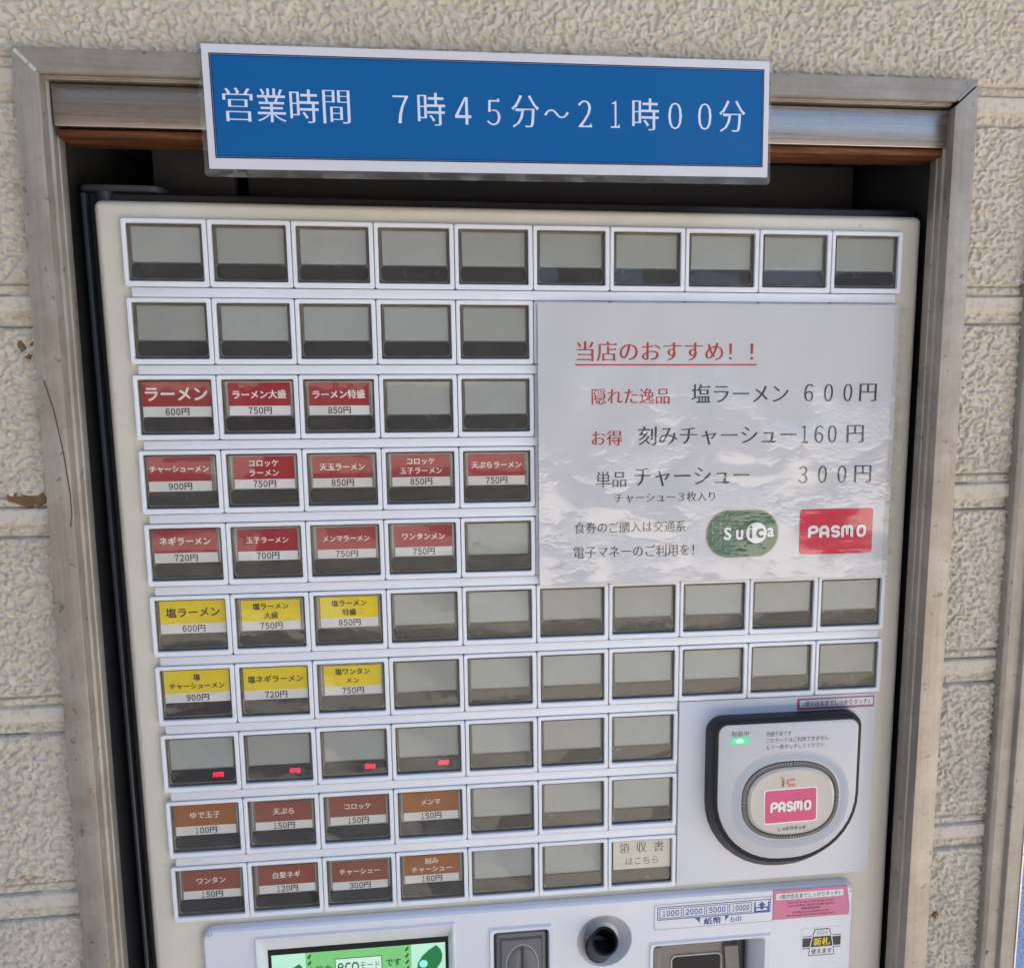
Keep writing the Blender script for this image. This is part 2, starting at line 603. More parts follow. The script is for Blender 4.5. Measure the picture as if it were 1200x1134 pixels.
def scaled(pts, k, cu=None, cv=None):
    if cu is None:
        cu = sum(p[0] for p in pts) / len(pts)
        cv = sum(p[1] for p in pts) / len(pts)
    return [(cu + (u - cu) * k, cv + (v - cv) * k) for u, v in pts]


# ------------------------------------------------------------------ lettering
_cache = {}


def glyphs(s, style):
    """text as flat triangles in em units: style 'sans', 'bold', 'heavy' or 'serif'"""
    key = (s, style)
    if key in _cache:
        return _cache[key]
    c = bpy.data.curves.new('t', 'FONT')
    c.body = s
    c.size = 1.0
    c.resolution_u = 3
    c.offset = 0.0
    o = bpy.data.objects.new('t', c)
    COL.objects.link(o)
    bpy.context.view_layer.update()
    dg = bpy.context.evaluated_depsgraph_get()
    me = bpy.data.meshes.new_from_object(o.evaluated_get(dg))
    bm = bmesh.new()
    bm.from_mesh(me)
    bpy.data.objects.remove(o)
    bpy.data.curves.remove(c)
    bpy.data.meshes.remove(me)
    bmesh.ops.remove_doubles(bm, verts=bm.verts, dist=1e-5)
    tris = []
    grow = {'sign': 0.006, 'sans': 0, 'semi': 0.009, 'bold': 0.022, 'heavy': 0.028, 'serif': 0.013, 'thin': -0.008}[style]
    if grow:
        shift = {}
        nxt, prv = {}, {}
        for e in bm.edges:
            if len(e.link_faces) != 1:
                continue
            lp = [l for l in e.link_faces[0].loops if l.edge == e][0]
            a, b2 = lp.vert, lp.link_loop_next.vert
            fn = e.link_faces[0].normal.z
            dx, dy = b2.co.x - a.co.x, b2.co.y - a.co.y
            L = math.hypot(dx, dy) or 1e-9
            nx, ny = dy / L * (1 if fn > 0 else -1), -dx / L * (1 if fn > 0 else -1)
            for vv in (a, b2):
                q = shift.setdefault(vv.index, [0.0, 0.0])
                if abs(nx) > abs(q[0]):
                    q[0] = nx
                if abs(ny) > abs(q[1]):
                    q[1] = ny
            if fn > 0:
                nxt[a.index] = b2
                prv[b2.index] = a
            else:
                nxt[b2.index] = a
                prv[a.index] = b2
        bm.verts.ensure_lookup_table()
        # little triangular heads at the right end of horizontal strokes
        for i, b2 in (list(nxt.items()) if style in ('serif', 'sign') else []):
            a = bm.verts[i]
            dx, dy = b2.co.x - a.co.x, b2.co.y - a.co.y
            if dy > 0.035 and dy < 0.09 and abs(dx) < 0.012 and i in prv and b2.index in nxt:
                p, q = prv[i], nxt[b2.index]
                if p.co.x < a.co.x - 0.1 and q.co.x < b2.co.x - 0.1 and abs(p.co.y - a.co.y) < 0.02 \
                        and abs(q.co.y - b2.co.y) < 0.02:
                    x, y = b2.co.x, b2.co.y - 0.016
                    tris.append([(x - 0.13, y - 0.004), (x + 0.012, y - 0.004), (x - 0.035, y + 0.06)])
        for vv in bm.verts:
            q = shift.get(vv.index)
            if q:
                vv.co.x += grow * q[0]
                vv.co.y += (-0.011 if style == 'serif' else -0.017 if style == 'sign' else grow) * q[1]
    bmesh.ops.triangulate(bm, faces=bm.faces)
    for f in bm.faces:
        tris.append([(l.vert.co.x, l.vert.co.y) for l in f.loops])
    bm.free()
    _cache[key] = tris
    return tris


def text(bm, s, u0, u1, vt, vb, d, style='sans', mi=0, ang=0.0, hfun=None, natural=False, width=None):
    """place text so that its ink fills u0..u1 x vt..vb (natural: keep proportions, centred in the box)"""
    tr = glyphs(s, style)
    xs = [p[0] for t in tr for p in t]
    ys = [p[1] for t in tr for p in t]
    x0, x1, y0, y1 = min(xs), max(xs), min(ys), max(ys)
    cu, cv = (u0 + u1) / 2, (vt + vb) / 2
    sx = (u1 - u0) / (x1 - x0)
    sy = (vb - vt) / (y1 - y0)
    if natural:
        sy = sx
    mx, my = (x0 + x1) / 2, (y0 + y1) / 2
    c, sn = math.cos(ang), math.sin(ang)
    for t in tr:
        vs = []
        for x, y in t:
            a, b2 = (x - mx) * sx, -(y - my) * sy
            u, v = cu + a * c - b2 * sn, cv + a * sn + b2 * c
            vs.append(bm.verts.new(W(u, v, d + (hfun(u, v) if hfun else 0))))
        try:
            bm.faces.new(vs).material_index = mi
        except ValueError:
            pass


FULL = {c_: chr(ord(c_) + 0xFEE0) for c_ in '0123456789'}


def figures(bm, s, u0, u1, vt, vb, d, style='sans', mi=0, yen=1.7):
    """digits in even cells, with a wider cell for the yen sign"""
    n = sum(yen if ch == '円' else 1.0 for ch in s)
    cw = (u1 - u0) / n
    x = u0
    for ch in s:
        w_ = cw * (yen if ch == '円' else 1.0)
        k = 0.88 if ch == '円' else 0.5 if ch == '1' else 0.82
        text(bm, FULL.get(ch, ch), x + w_ * (1 - k) / 2, x + w_ * (1 + k) / 2, vt, vb, d, style, mi)
        x += w_


def stroke(bm, pts, w, d, mi=0, hfun=None):
    """round-capped ribbon along a (u, v) polyline"""
    h = hfun or (lambda u, v: 0)
    for (a, c) in zip(pts, pts[1:]):
        du, dv = c[0] - a[0], c[1] - a[1]
        L = math.hypot(du, dv) or 1e-9
        nu, nv = -dv / L * w / 2, du / L * w / 2
        q = [(a[0] + nu, a[1] + nv), (c[0] + nu, c[1] + nv), (c[0] - nu, c[1] - nv), (a[0] - nu, a[1] - nv)]
        bm.faces.new([bm.verts.new(W(x, y, d + h(x, y))) for x, y in q]).material_index = mi
    for i, a in enumerate(pts):
        q = [(a[0] + w / 2 * math.cos(t * math.pi / 5), a[1] + w / 2 * math.sin(t * math.pi / 5)) for t in range(10)]
        dd = d + 0.0006 + 0.00006 * i
        bm.faces.new([bm.verts.new(W(x, y, dd + h(x, y))) for x, y in q]).material_index = mi


def arc(cu, cv, ru, rv, a0, a1, n=8):
    return [(cu + ru * math.cos(math.radians(a0 + (a1 - a0) * k / n)),
             cv + rv * math.sin(math.radians(a0 + (a1 - a0) * k / n))) for k in range(n + 1)]


def rounded_word(bm, u0, u1, vt, vb, d, mi=0, hfun=None, ang=0.0, ctr=None):
    """the rounded five-letter card logo: P A S m O"""
    Wd, H = u1 - u0, vb - vt
    cw = Wd / 5.55
    w = H * 0.24
    h = H - w
    L = []
    x = u0 + w / 2
    T, B, Mid = vt + w / 2, vb - w / 2, vt + w / 2 + h * 0.52
    lw = cw * 0.74
    L.append([(x, B), (x, T + h * 0.26)] + arc(x + lw * 0.5, T + h * 0.3, lw * 0.5, h * 0.3, 180, 450, 12) + [(x, T + h * 0.6)])
    x += cw * 1.05
    L.append([(x, B), (x, T + h * 0.4)] + arc(x + lw * 0.46, T + h * 0.42, lw * 0.46, h * 0.42, 180, 360, 10) + [(x + lw * 0.92, B)])
    L.append([(x, T + h * 0.66), (x + lw * 0.92, T + h * 0.66)])
    x += cw * 1.04
    L.append(arc(x + lw * 0.48, T + h * 0.26, lw * 0.42, h * 0.26, 330, 90, 10) + arc(x + lw * 0.48, T + h * 0.75, lw * 0.44, h * 0.25, 270, 500, 10))
    x += cw * 1.03
    L.append([(x, B), (x, T + h * 0.3)] + arc(x + lw * 0.3, T + h * 0.28, lw * 0.3, h * 0.28, 180, 360, 8) + [(x + lw * 0.6, T + h * 0.75)])
    L.append([(x + lw * 0.6, T + h * 0.3)] + arc(x + lw * 0.9, T + h * 0.28, lw * 0.3, h * 0.28, 180, 360, 8) + [(x + lw * 1.2, B)])
    ou = u1 - w / 2 - lw * 0.46
    L.append([(p[0], p[1]) for p in sup(ou, (T + B) / 2, lw * 0.46, h * 0.5, 2.8, 24)] + [(ou + lw * 0.46, (T + B) / 2)])
    for k, pts in enumerate(L):
        if ang:
            pts = rot(pts, ctr[0], ctr[1], ang)
        stroke(bm, pts, w, d + 0.0015 * k, mi, hfun)


# ------------------------------------------------------------------ pavement and wall
bm = new()
rect_pts = [(-900, -900), (900, -900), (900, 900), (-900, 900)]
bm.faces.new([bm.verts.new(Vector((x * S, y * S, 0))) for x, y in rect_pts])
pav = obj('pavement', bm, 'pavement')
pav['kind'] = 'structure'


def perlin(x, y, seed):
    rg = np.random.RandomState(seed)
    N = 256
    perm = rg.permutation(N)
    ang = rg.rand(N) * 2 * np.pi
    gx, gy = np.cos(ang), np.sin(ang)
    xi, yi = np.floor(x).astype(int), np.floor(y).astype(int)
    xf, yf = x - xi, y - yi

    def g(ix, iy, dx, dy):
        h = perm[(perm[ix % N] + iy) % N]
        return gx[h] * dx + gy[h] * dy
    s = xf * xf * xf * (xf * (xf * 6 - 15) + 10)
    t = yf * yf * yf * (yf * (yf * 6 - 15) + 10)
    a = g(xi, yi, xf, yf) * (1 - s) + g(xi + 1, yi, xf - 1, yf) * s
    c = g(xi, yi + 1, xf, yf - 1) * (1 - s) + g(xi + 1, yi + 1, xf - 1, yf - 1) * s
    return a * (1 - t) + c * t


def sstep(x, a, b2):
    t = np.clip((x - a) / (b2 - a), 0, 1)
    return t * t * (3 - 2 * t)


WALL_D = 0.35


def wall_relief(u, v):
    wu = u + 0.05 * perlin(u * 7, v * 7, 3)
    wv = v + 0.05 * perlin(u * 7 + 9, v * 7, 4)
    a = perlin(wu * 13.5, wv * 15.5, 11) + 0.45 * perlin(wu * 27, wv * 31, 12) + 0.3 * perlin(u * 1.6, v * 1.6, 13)
    st = sstep(a, -0.12, 0.16) + 0.45 * perlin(wu * 34, wv * 34, 14)
    st = (st - 0.75) * 0.034
    off = 0.983 + (11.1 - u) / 12 * 0.09
    x = (v - off + 1.25) % 2.5 - 1.25
    ax = x
    panel = (ax < -0.245) | (ax > 0.255)
    h = np.where(panel, st, 0.0)
    upper = (ax >= -0.245) & (ax < -0.112)
    lower = (ax >= 0.09) & (ax <= 0.255)
    edge_u = sstep(ax, -0.235, -0.205) * (1 - sstep(ax, -0.15, -0.125))
    edge_l = sstep(ax, 0.115, 0.145) * (1 - sstep(ax, 0.215, 0.245))
    h = np.where(upper, -0.045 + st * 0.8 * edge_u + 0.012 * edge_u, h)
    h = np.where(lower, -0.055 + st * 0.8 * edge_l + 0.016 * edge_l, h)
    band = (ax >= -0.112) & (ax < 0.09)
    h = np.where(band, 0.0, h)
    for c0, wd, dp in ((-0.243, 0.014, 0.06), (0.253, 0.014, 0.06), (-0.113, 0.012, 0.05)):
        h = h - dp * np.exp(-((ax - c0) / wd) ** 2)
    h = h + 0.006 * perlin(u * 27, v * 29, 15)
    return h


def wall_patch(bm, u0, u1, v0, v1, step, flat=False, mi=0):
    nu, nv = max(2, int((u1 - u0) / step) + 1), max(2, int((v1 - v0) / step) + 1)
    U, V = np.meshgrid(np.linspace(u0, u1, nu), np.linspace(v0, v1, nv))
    H = wall_relief(U, V) if not flat else U * 0
    vs = [[bm.verts.new(((U[j, i]) * S, -(WALL_D + H[j, i]) * S, Z0 - V[j, i] * S)) for i in range(nu)] for j in range(nv)]
    for j in range(nv - 1):
        for i in range(nu - 1):
            f = bm.faces.new((vs[j][i], vs[j][i + 1], vs[j + 1][i + 1], vs[j + 1][i]))
            f.material_index = mi
            f.smooth = True


wall = thing('exterior_wall', 'beige rough stucco siding wall with flat horizontal bands around the steel framed recess',
             'wall', W(5, FLOOR, WALL_D))
bm = new()
wall_patch(bm, -2.6, 13.4, -3.1, -1.62, 0.0145)
wall_patch(bm, -2.6, -0.78, -1.62, 11.6, 0.0145)
wall_patch(bm, 10.55, 11.62, -1.62, 11.6, 0.0145)
wall_patch(bm, 11.62, 13.4, -1.62, 4.2, 0.03)
obj('siding', bm, 'wall', wall)
bm = new()
TOP = -48
wall_patch(bm, -120, -2.6, TOP, FLOOR, 20, True)
wall_patch(bm, -2.6, 13.4, TOP, -3.1, 15, True)
wall_patch(bm, 13.4, 14.2, TOP, 4.2, 10, True)
wall_patch(bm, -2.6, -0.78, 11.6, FLOOR, 10, True)
wall_patch(bm, 10.55, 11.62, 11.6, FLOOR, 10, True)
obj('siding_field', bm, 'wall_far', wall)
# the wall's thickness behind its face
bm = new()
box(bm, -120, -0.9, TOP, FLOOR, -6, 0.2)
box(bm, 10.75, 11.9, TOP, FLOOR, -6, 0.2)
box(bm, -0.9, 10.75, TOP, -1.65, -6, 0.2)
box(bm, 11.9, 14.2, TOP, 4.2, -6, 0.2)
obj('wall_core', bm, 'wall_far', wall)
# weathered patch where the siding skin has flaked off beside the left jamb
bm = new()
pts = [(-1.42, 3.30), (-1.30, 3.27), (-1.20, 3.33), (-1.12, 3.29), (-1.06, 3.31), (-1.00, 3.28), (-0.96, 3.34), (-0.99, 3.41),
       (-1.05, 3.45), (-1.11, 3.43), (-1.18, 3.47), (-1.25, 3.44), (-1.34, 3.40), (-1.41, 3.38)]
loft(bm, [(pts, WALL_D - 0.09), (scaled(pts, 0.97), WALL_D - 0.012)])
obj('flaked_patch', bm, 'rust', wall, label='brown patch where the stucco has flaked away')
for (cu, cv, rr, sd_) in ((-1.08, 1.55, 0.055, 1), (-1.02, 1.66, 0.04, 2), (-0.95, 1.53, 0.035, 3), (10.93, 8.0, 0.0, 4), (10.86, 9.78, 0.055, 5)):
    if rr:
        rg = random.Random(sd_)
        bm = new()
        pts = [(cu + rr * rg.uniform(0.5, 1.2) * math.cos(t), cv + 1.2 * rr * rg.uniform(0.5, 1.2) * math.sin(t)) for t in np.linspace(0, 2 * math.pi, 12)[:-1]]
        loft(bm, [(pts, WALL_D - 0.06), (scaled(pts, 0.9), WALL_D + 0.004)])
        obj('rust_spot', bm, 'rust', wall)

# unseen building and wall, added to darken what the glossy film and covers reflect
ob = thing('added_building', 'unseen dark building added across the pavement for the glossy reflections', 'building', W(-180, FLOOR, 172))
BT = FLOOR - 160
bm = new()
box(bm, -460, 46, BT, FLOOR, 166, 200)
box(bm, -462, 48, BT - 4, BT, 164, 202, 0.4)
box(bm, -461, 47, FLOOR - 56, FLOOR - 53, 165, 168, 0.3)
obj('facade', bm, 'dark_backdrop', ob)
for j in range(3):  # invented windows on the added building
    for i in range(9):
        u0, v0 = -372 + i * 46, FLOOR - 45 - j * 54
        bm = new()
        box(bm, u0, u0 + 20, v0, v0 + 26, 165.2, 166.5)
        wf = obj('window', bm, 'dark_plastic', ob)
        bm = new()
        box(bm, u0 + 1, u0 + 19, v0 + 1, v0 + 25, 165.0, 165.3)
        obj('pane', bm, 'black_plastic', wf)
bw = thing('added_wall', 'unseen dark wall added beside the building for the glossy reflections', 'wall', W(250, FLOOR, 172))  # unseen wall, added to darken the poster's reflection on the right
bm = new()
box(bm, 50, 460, FLOOR - 64, FLOOR, 170, 174)
box(bm, 49, 461, FLOOR - 66, FLOOR - 64, 169, 175, 0.3)
obj('wall_body', bm, 'dark_backdrop', bw)

# ------------------------------------------------------------------ steel frame round the recess
frame = thing('steel_surround', 'dull steel frame with mitred corners around the vending machine recess', 'surround', W(5, FLOOR, 0.4))


def jamb(side):
    bm = new()
    if side < 0:
        o0, o1, i0, i1 = -0.83, -1.22, -0.565, -0.80
    else:
        o0, o1, i0, i1 = 10.635, 10.70, 10.335, 10.31
    sg = -side
    V0, V1, V2 = -1.70, -1.43, FLOOR
    k = (V2 - V0) / (10.5 - V0) * 0.42

    def sl(a, b2, t):
        return a + (b2 - a) * t * k
    oB, iB = sl(o0, o1, 1), sl(i0, i1, 1)
    # profile across the jamb: list of (inward offset from inner edge, depth)
    prof = [(None, 0.30), (None, 0.5), (0.0, 0.5), (0.0, 0.33), (0.035, 0.325), (0.035, 0.22), (0.05, 0.215), (0.05, 0.05), (-0.12, 0.045)]
    top, bot = [], []
    for off, d in prof:
        if off is None:
            top.append(bm.verts.new(W(o0, V0, d)))
            bot.append(bm.verts.new(W(oB, V2, d)))
        else:
            top.append(bm.verts.new(W(i0 + sg * off, V1 + (off if off > 0 else 0), d)))
            bot.append(bm.verts.new(W(iB + sg * off, V2, d)))
    for j in range(len(prof) - 1):
        bm.faces.new((top[j], top[j + 1], bot[j + 1], bot[j]))
    es = [e for e in bm.edges if len(e.link_faces) == 2]
    bmesh.ops.bevel(bm, geom=es, offset=0.012 * S, segments=2, affect='EDGES', profile=0.5)
    return obj('jamb', bm, 'steel', frame, smooth=True)


jamb(-1)
jamb(1)
bm = new()
prof = [(-1.70, 0.30), (-1.70, 0.5), (-1.43, 0.5), (-1.43, 0.40), (-1.405, 0.395), (-1.405, 0.30), (-1.405, -0.3)]
L = [bm.verts.new(W(-0.83 if i < 2 else -0.565, a, d)) for i, (a, d) in enumerate(prof)]
Rr = [bm.verts.new(W(10.635 if i < 2 else 10.335, a - 0.06, d)) for i, (a, d) in enumerate(prof)]
for j in range(len(prof) - 1):
    bm.faces.new((L[j], Rr[j], Rr[j + 1], L[j + 1]))
bmesh.ops.bevel(bm, geom=[e for e in bm.edges if len(e.link_faces) == 2], offset=0.012 * S, segments=2, affect='EDGES')
obj('header', bm, 'steel_h', frame, smooth=True)
# mitre joints
for (a, c, w, mt_) in (((-0.795, -1.665), (-0.585, -1.45), 0.04, 'steel_light'), ((10.605, -1.735), (10.36, -1.51), 0.02, 'steel')):
    bm = new()
    du, dv = c[0] - a[0], c[1] - a[1]
    Ln = math.hypot(du, dv)
    nu, nv = -dv / Ln, du / Ln
    for (o0, o1, dd, mi) in ((-w / 2 - 0.012, w / 2 + 0.012, 0.503, 1), (-w / 2, w / 2, 0.509, 0)):
        pts = [(a[0] + nu * o0, a[1] + nv * o0), (c[0] + nu * o0, c[1] + nv * o0), (c[0] + nu * o1, c[1] + nv * o1), (a[0] + nu * o1, a[1] + nv * o1)]
        loft(bm, [(pts, 0.48), (pts, dd)], mi=mi)
    obj('mitre_joint', bm, [mt_, 'seam'], frame)

# ragged dark sealant between the frame and the stucco
rgs = random.Random(11)
for (a, c) in (((-0.84, -1.712), (10.65, -1.772)), ((-0.845, -1.70), (-1.02, 11.5)), ((10.65, -1.76), (10.685, 11.5))):
    bm = new()
    n_ = int(max(abs(c[0] - a[0]), abs(c[1] - a[1])) / 0.05)
    hor = abs(c[0] - a[0]) > abs(c[1] - a[1])
    lo_, hi_ = [], []
    for k in range(n_ + 1):
        u, v = a[0] + (c[0] - a[0]) * k / n_, a[1] + (c[1] - a[1]) * k / n_
        j = rgs.uniform(0.004, 0.022) + (0.012 if rgs.random() < 0.08 else 0)
        o_ = 0.03
        if hor:
            lo_.append((u, v - j))
            hi_.append((u, v + o_))
        else:
            sgn = 1 if a[0] < 5 else -1
            lo_.append((u - sgn * j * 0.7, v))
            hi_.append((u + sgn * o_, v))
    vb_ = [[bm.verts.new(W(p[0], p[1], d_)) for p in q_] for q_, d_ in ((lo_, 0.33), (lo_, 0.372), (hi_, 0.385))]
    for x_, y_ in zip(vb_, vb_[1:]):
        for k in range(n_):
            bm.faces.new((x_[k], x_[k + 1], y_[k + 1], y_[k]))
    obj('sealant_bead', bm, 'sealant', frame)

# header rail: brushed bar with a wooden strip below it
rail = thing('header_rail', 'brushed metal rail with varnished wooden strip hanging under the steel frame header', 'rail', W(5, -0.72, 0.3))
bm = new()
box(bm, -0.505, 10.325, -1.405, -0.945, 0.10, 0.35, 0.014)
bmesh.ops.rotate(bm, verts=bm.verts, cent=W(5, -1.2, 0.3), matrix=Matrix.Rotation(-math.radians(0.30), 3, 'Y'))
obj('metal_bar', bm, 'brushed', rail, smooth=True)
bm = new()
box(bm, -0.50, 10.31, -0.935, -0.845, -0.16, 0.31, 0.02)
bmesh.ops.rotate(bm, verts=bm.verts, cent=W(5, -1.2, 0.3), matrix=Matrix.Rotation(-math.radians(0.38), 3, 'Y'))
obj('wooden_strip', bm, 'wood', rail, smooth=True)

# recess lining
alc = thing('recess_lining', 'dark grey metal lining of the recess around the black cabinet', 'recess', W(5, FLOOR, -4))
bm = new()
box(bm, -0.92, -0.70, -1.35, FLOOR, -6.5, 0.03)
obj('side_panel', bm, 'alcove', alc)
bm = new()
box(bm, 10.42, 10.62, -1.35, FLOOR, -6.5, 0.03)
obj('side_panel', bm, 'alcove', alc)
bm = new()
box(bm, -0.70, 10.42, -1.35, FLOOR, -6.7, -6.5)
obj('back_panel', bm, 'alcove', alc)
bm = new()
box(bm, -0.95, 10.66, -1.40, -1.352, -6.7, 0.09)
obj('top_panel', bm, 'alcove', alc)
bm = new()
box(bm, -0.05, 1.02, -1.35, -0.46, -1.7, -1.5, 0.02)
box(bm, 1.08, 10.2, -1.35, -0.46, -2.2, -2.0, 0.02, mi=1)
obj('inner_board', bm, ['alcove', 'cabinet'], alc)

# corner trim at the end of the wall
trim = thing('corner_trim', 'taupe metal trim with raised ribs covering the right end of the stucco wall', 'trim', W(11.9, FLOOR, 0.4))
bm = new()


def trim_prof(v):
    return 0.0


prof = [(11.535, 0.25), (11.545, 0.47), (11.60, 0.50), (11.615, 0.46), (11.80, 0.46), (11.815, 0.53), (11.85, 0.53), (11.865, 0.46), (12.085, 0.46), (12.10, 0.44), (12.10, -6.2)]
a = [bm.verts.new(W(u, 2.0 - 6, d)) for u, d in prof]
c = [bm.verts.new(W(u, FLOOR, d)) for u, d in prof]
for j in range(len(prof) - 1):
    bm.faces.new((a[j], a[j + 1], c[j + 1], c[j]))
bmesh.ops.bevel(bm, geom=[e for e in bm.edges if len(e.link_faces) == 2], offset=0.008 * S, segments=2, affect='EDGES')
tr_o = obj('trim_profile', bm, 'trim', trim, smooth=True)
bm = new()
box(bm, 12.085, 12.112, -4, FLOOR, 0.42, 0.475, 0.005)  # paler strip along the trim's outer edge
obj('bright_edge', bm, 'steel_light', trim, label='pale edge of the trim')
bm = new()
loft(bm, [(sup(11.66, 10.38, 0.035, 0.035, 2, 16), 0.45), (sup(11.66, 10.38, 0.03, 0.03, 2, 16), 0.475), (sup(11.66, 10.38, 0.015, 0.015, 2, 16), 0.482)])
obj('rivet', bm, 'trim', trim, smooth=True)

bm = new()
box(bm, 12.6, 40, 6.2, FLOOR, -9.0, -8.0, 0.05)
bs = obj('blue_sheet', bm, 'blue', None, W(20, FLOOR, -8.5))
bs['label'] = 'light blue speckled sheet standing beyond the corner trim'
bs['category'] = 'sheet'

# ------------------------------------------------------------------ ticket machine
ROW, FH = 0.93554, 0.81398     # row pitch, tile height
tm = thing('ticket_machine', 'cream ramen ticket vending machine with rows of push buttons and a card reader', 'vending machine', W(5, FLOOR, -3))

bm = new()
box(bm, -0.50, 10.40, -0.38, FLOOR, -6.0, -0.42, 0.03)
obj('cabinet', bm, 'cabinet', tm)
bm = new()
box(bm, -0.565, -0.505, -0.36, FLOOR - 0.5, -0.9, -0.36, 0.02)
obj('side_flange', bm, 'flange', tm, smooth=True)
# door
bm = new()
box(bm, -0.335, 10.315, -0.225, FLOOR - 0.6, -0.40, -0.09, 0.10, 5)
dp = obj('door_panel', bm, 'cream', tm, smooth=True)
bm = new()
box(bm, 0.48, 9.6, 9.46, 16.4, -1.0, 0.5)
ct = obj('door_cutter', bm, 'cream', None, W(0, 0, 0))
bo = dp.modifiers.new('cut', 'BOOLEAN')
bo.object = ct
bo.operation = 'DIFFERENCE'
bo.solver = 'EXACT'
bpy.context.view_layer.update()
me = bpy.data.meshes.new_from_object(dp.evaluated_get(bpy.context.evaluated_depsgraph_get()))
dp.modifiers.clear()
dp.data = me
bpy.data.objects.remove(ct)
# hinge bracket over the door's top left corner
bm = new()
pts = []
for k in range(9):
    t = math.radians(180 + 90 * k / 8)
    pts.append((-0.45 + 0.12 * math.cos(t), 0.30 + 0.12 * math.sin(t)))
plate = [(-0.57, 0.9), (-0.57, 0.42)] + [(-0.47 + 0.10 * math.cos(math.radians(180 - 90 * k / 8)), 0.34 - 0.02 * 0) for k in range(0)] 
out = [(-0.57, 0.9), (-0.57, 0.42), (-0.54, 0.36), (-0.48, 0.335), (0.22, 0.335), (0.32, 0.352), (0.38, 0.40), (0.41, 0.46), (0.42, 0.54), (0.42, 0.9)]
up = [bm.verts.new(W(u, -0.445, -q + 0.0)) for u, q in out]
dn = [bm.verts.new(W(u, -0.375, -q + 0.0)) for u, q in out]
n_ = len(out)
for i in range(n_):
    bm.faces.new((up[i], up[(i + 1) % n_], dn[(i + 1) % n_], dn[i]))
bm.faces.new(up)
bm.faces.new(list(reversed(dn)))
bmesh.ops.bevel(bm, geom=list(bm.edges), offset=0.012 * S, segments=2, affect='EDGES')
hb = obj('hinge_bracket', bm, 'flange', tm, smooth=True)
bm = new()
bmesh.ops.create_cone(bm, cap_ends=True, segments=20, radius1=0.10 * S, radius2=0.10 * S, depth=0.16 * S,
                      matrix=Matrix.Translation(W(-0.30, -0.30, -0.45)))
obj('hinge_pin', bm, 'flange', hb, smooth=True)


def at_cell(c, r):
    return W(c, r * ROW, 0)


def tile_bm():
    """white button tile with a rounded opening, seams at its edge"""
    bm = new()
    g = 0.005
    outer = rrect(g, 1 - g, g, FH - g, 0.03, 4)
    n = len(outer)
    o_b = [(u, v) for u, v in outer]
    o_f = rrect(g + 0.008, 1 - g - 0.008, g + 0.008, FH - g - 0.008, 0.022, 4)
    i_f = rrect(0.044, 0.948, 0.05, 0.75, 0.022, 4)
    i_m = rrect(0.052, 0.94, 0.058, 0.742, 0.018, 4)
    i_b = rrect(0.056, 0.936, 0.062, 0.738, 0.018, 4)
    loft(bm, [(o_b, -0.085), (o_b, -0.007), (o_f, 0.0), (i_f, 0.0), (i_m, -0.01), (i_b, -0.10)], cap_front=False)
    return bm


def cavity_bm():
    bm = new()
    loft(bm, [(rrect(0.056, 0.936, 0.062, 0.738, 0.018, 4), -0.045), (rrect(0.066, 0.926, 0.072, 0.728, 0.018, 4), -0.085)])
    return bm


def rim_bm():
    """clear lens edge seen as a paler line round the smoked strip"""
    bm = new()
    a_ = rrect(0.066, 0.926, 0.515, 0.722, 0.03, 5)
    b_ = rrect(0.076, 0.916, 0.522, 0.708, 0.05, 5)
    ring(bm, a_, b_, -0.066)
    return bm


def strip_bm():
    bm = new()
    loft(bm, [(rrect(0.076, 0.914, 0.526, 0.70, 0.055, 6), -0.085), (rrect(0.078, 0.912, 0.528, 0.698, 0.055, 6), -0.062)])
    return bm


def insert_bm():
    bm = new()
    loft(bm, [(rrect(0.094, 0.900, 0.092, 0.514, 0.012, 3), -0.084), (rrect(0.098, 0.896, 0.096, 0.510, 0.012, 3), -0.070)])
    return bm


def cover_bm():
    bm = new()
    box(bm, 0.064, 0.930, 0.070, 0.730, -0.052, -0.026, 0.024, 4)
    return bm


def holder_bm():
    bm = new()
    loft(bm, [(rrect(0.084, 0.924, 0.074, 0.516, 0.012, 3), -0.084), (rrect(0.088, 0.92, 0.078, 0.514, 0.012, 3), -0.068)])
    ring(bm, rrect(0.100, 0.905, 0.084, 0.512, 0.012, 3), rrect(0.112, 0.893, 0.092, 0.504, 0.012, 3), -0.066, 1)
    return bm


def make_button(parent, menu):
    b_ = obj('push_button', tile_bm(), 'white', parent, W(0, 0, 0), smooth=True)
    obj('cavity', cavity_bm(), 'cavity', b_, smooth=True)
    if menu:
        obj('card_holder', holder_bm(), ['holder', 'holder_rim'], b_)
    else:
        obj('blank_plate', insert_bm(), 'insert', b_)
    obj('lens_rim', rim_bm(), 'lens_rim', b_)
    obj('display_strip', strip_bm(), 'strip', b_, smooth=True)
    obj('clear_cover', cover_bm(), 'cover', b_, smooth=True)
    return b_


rgt = random.Random(21)


def copy_button(src, c, r):
    n = src.copy()
    COL.objects.link(n)
    n.parent = tm
    n.location = at_cell(c, r) - ORG[tm.name]
    ORG[n.name] = at_cell(c, r)
    for ch in list(src.children):
        k = ch.copy()
        COL.objects.link(k)
        k.parent = n
        ORG[k.name] = at_cell(c, r)
        if ch.name.startswith('clear_cover'):      # covers never sit quite square
            k.rotation_euler = (math.radians(rgt.uniform(-0.9, 0.9)), 0, math.radians(rgt.uniform(-0.9, 0.9)))
    return n


blank0 = make_button(tm, False)
menu0 = make_button(tm, True)

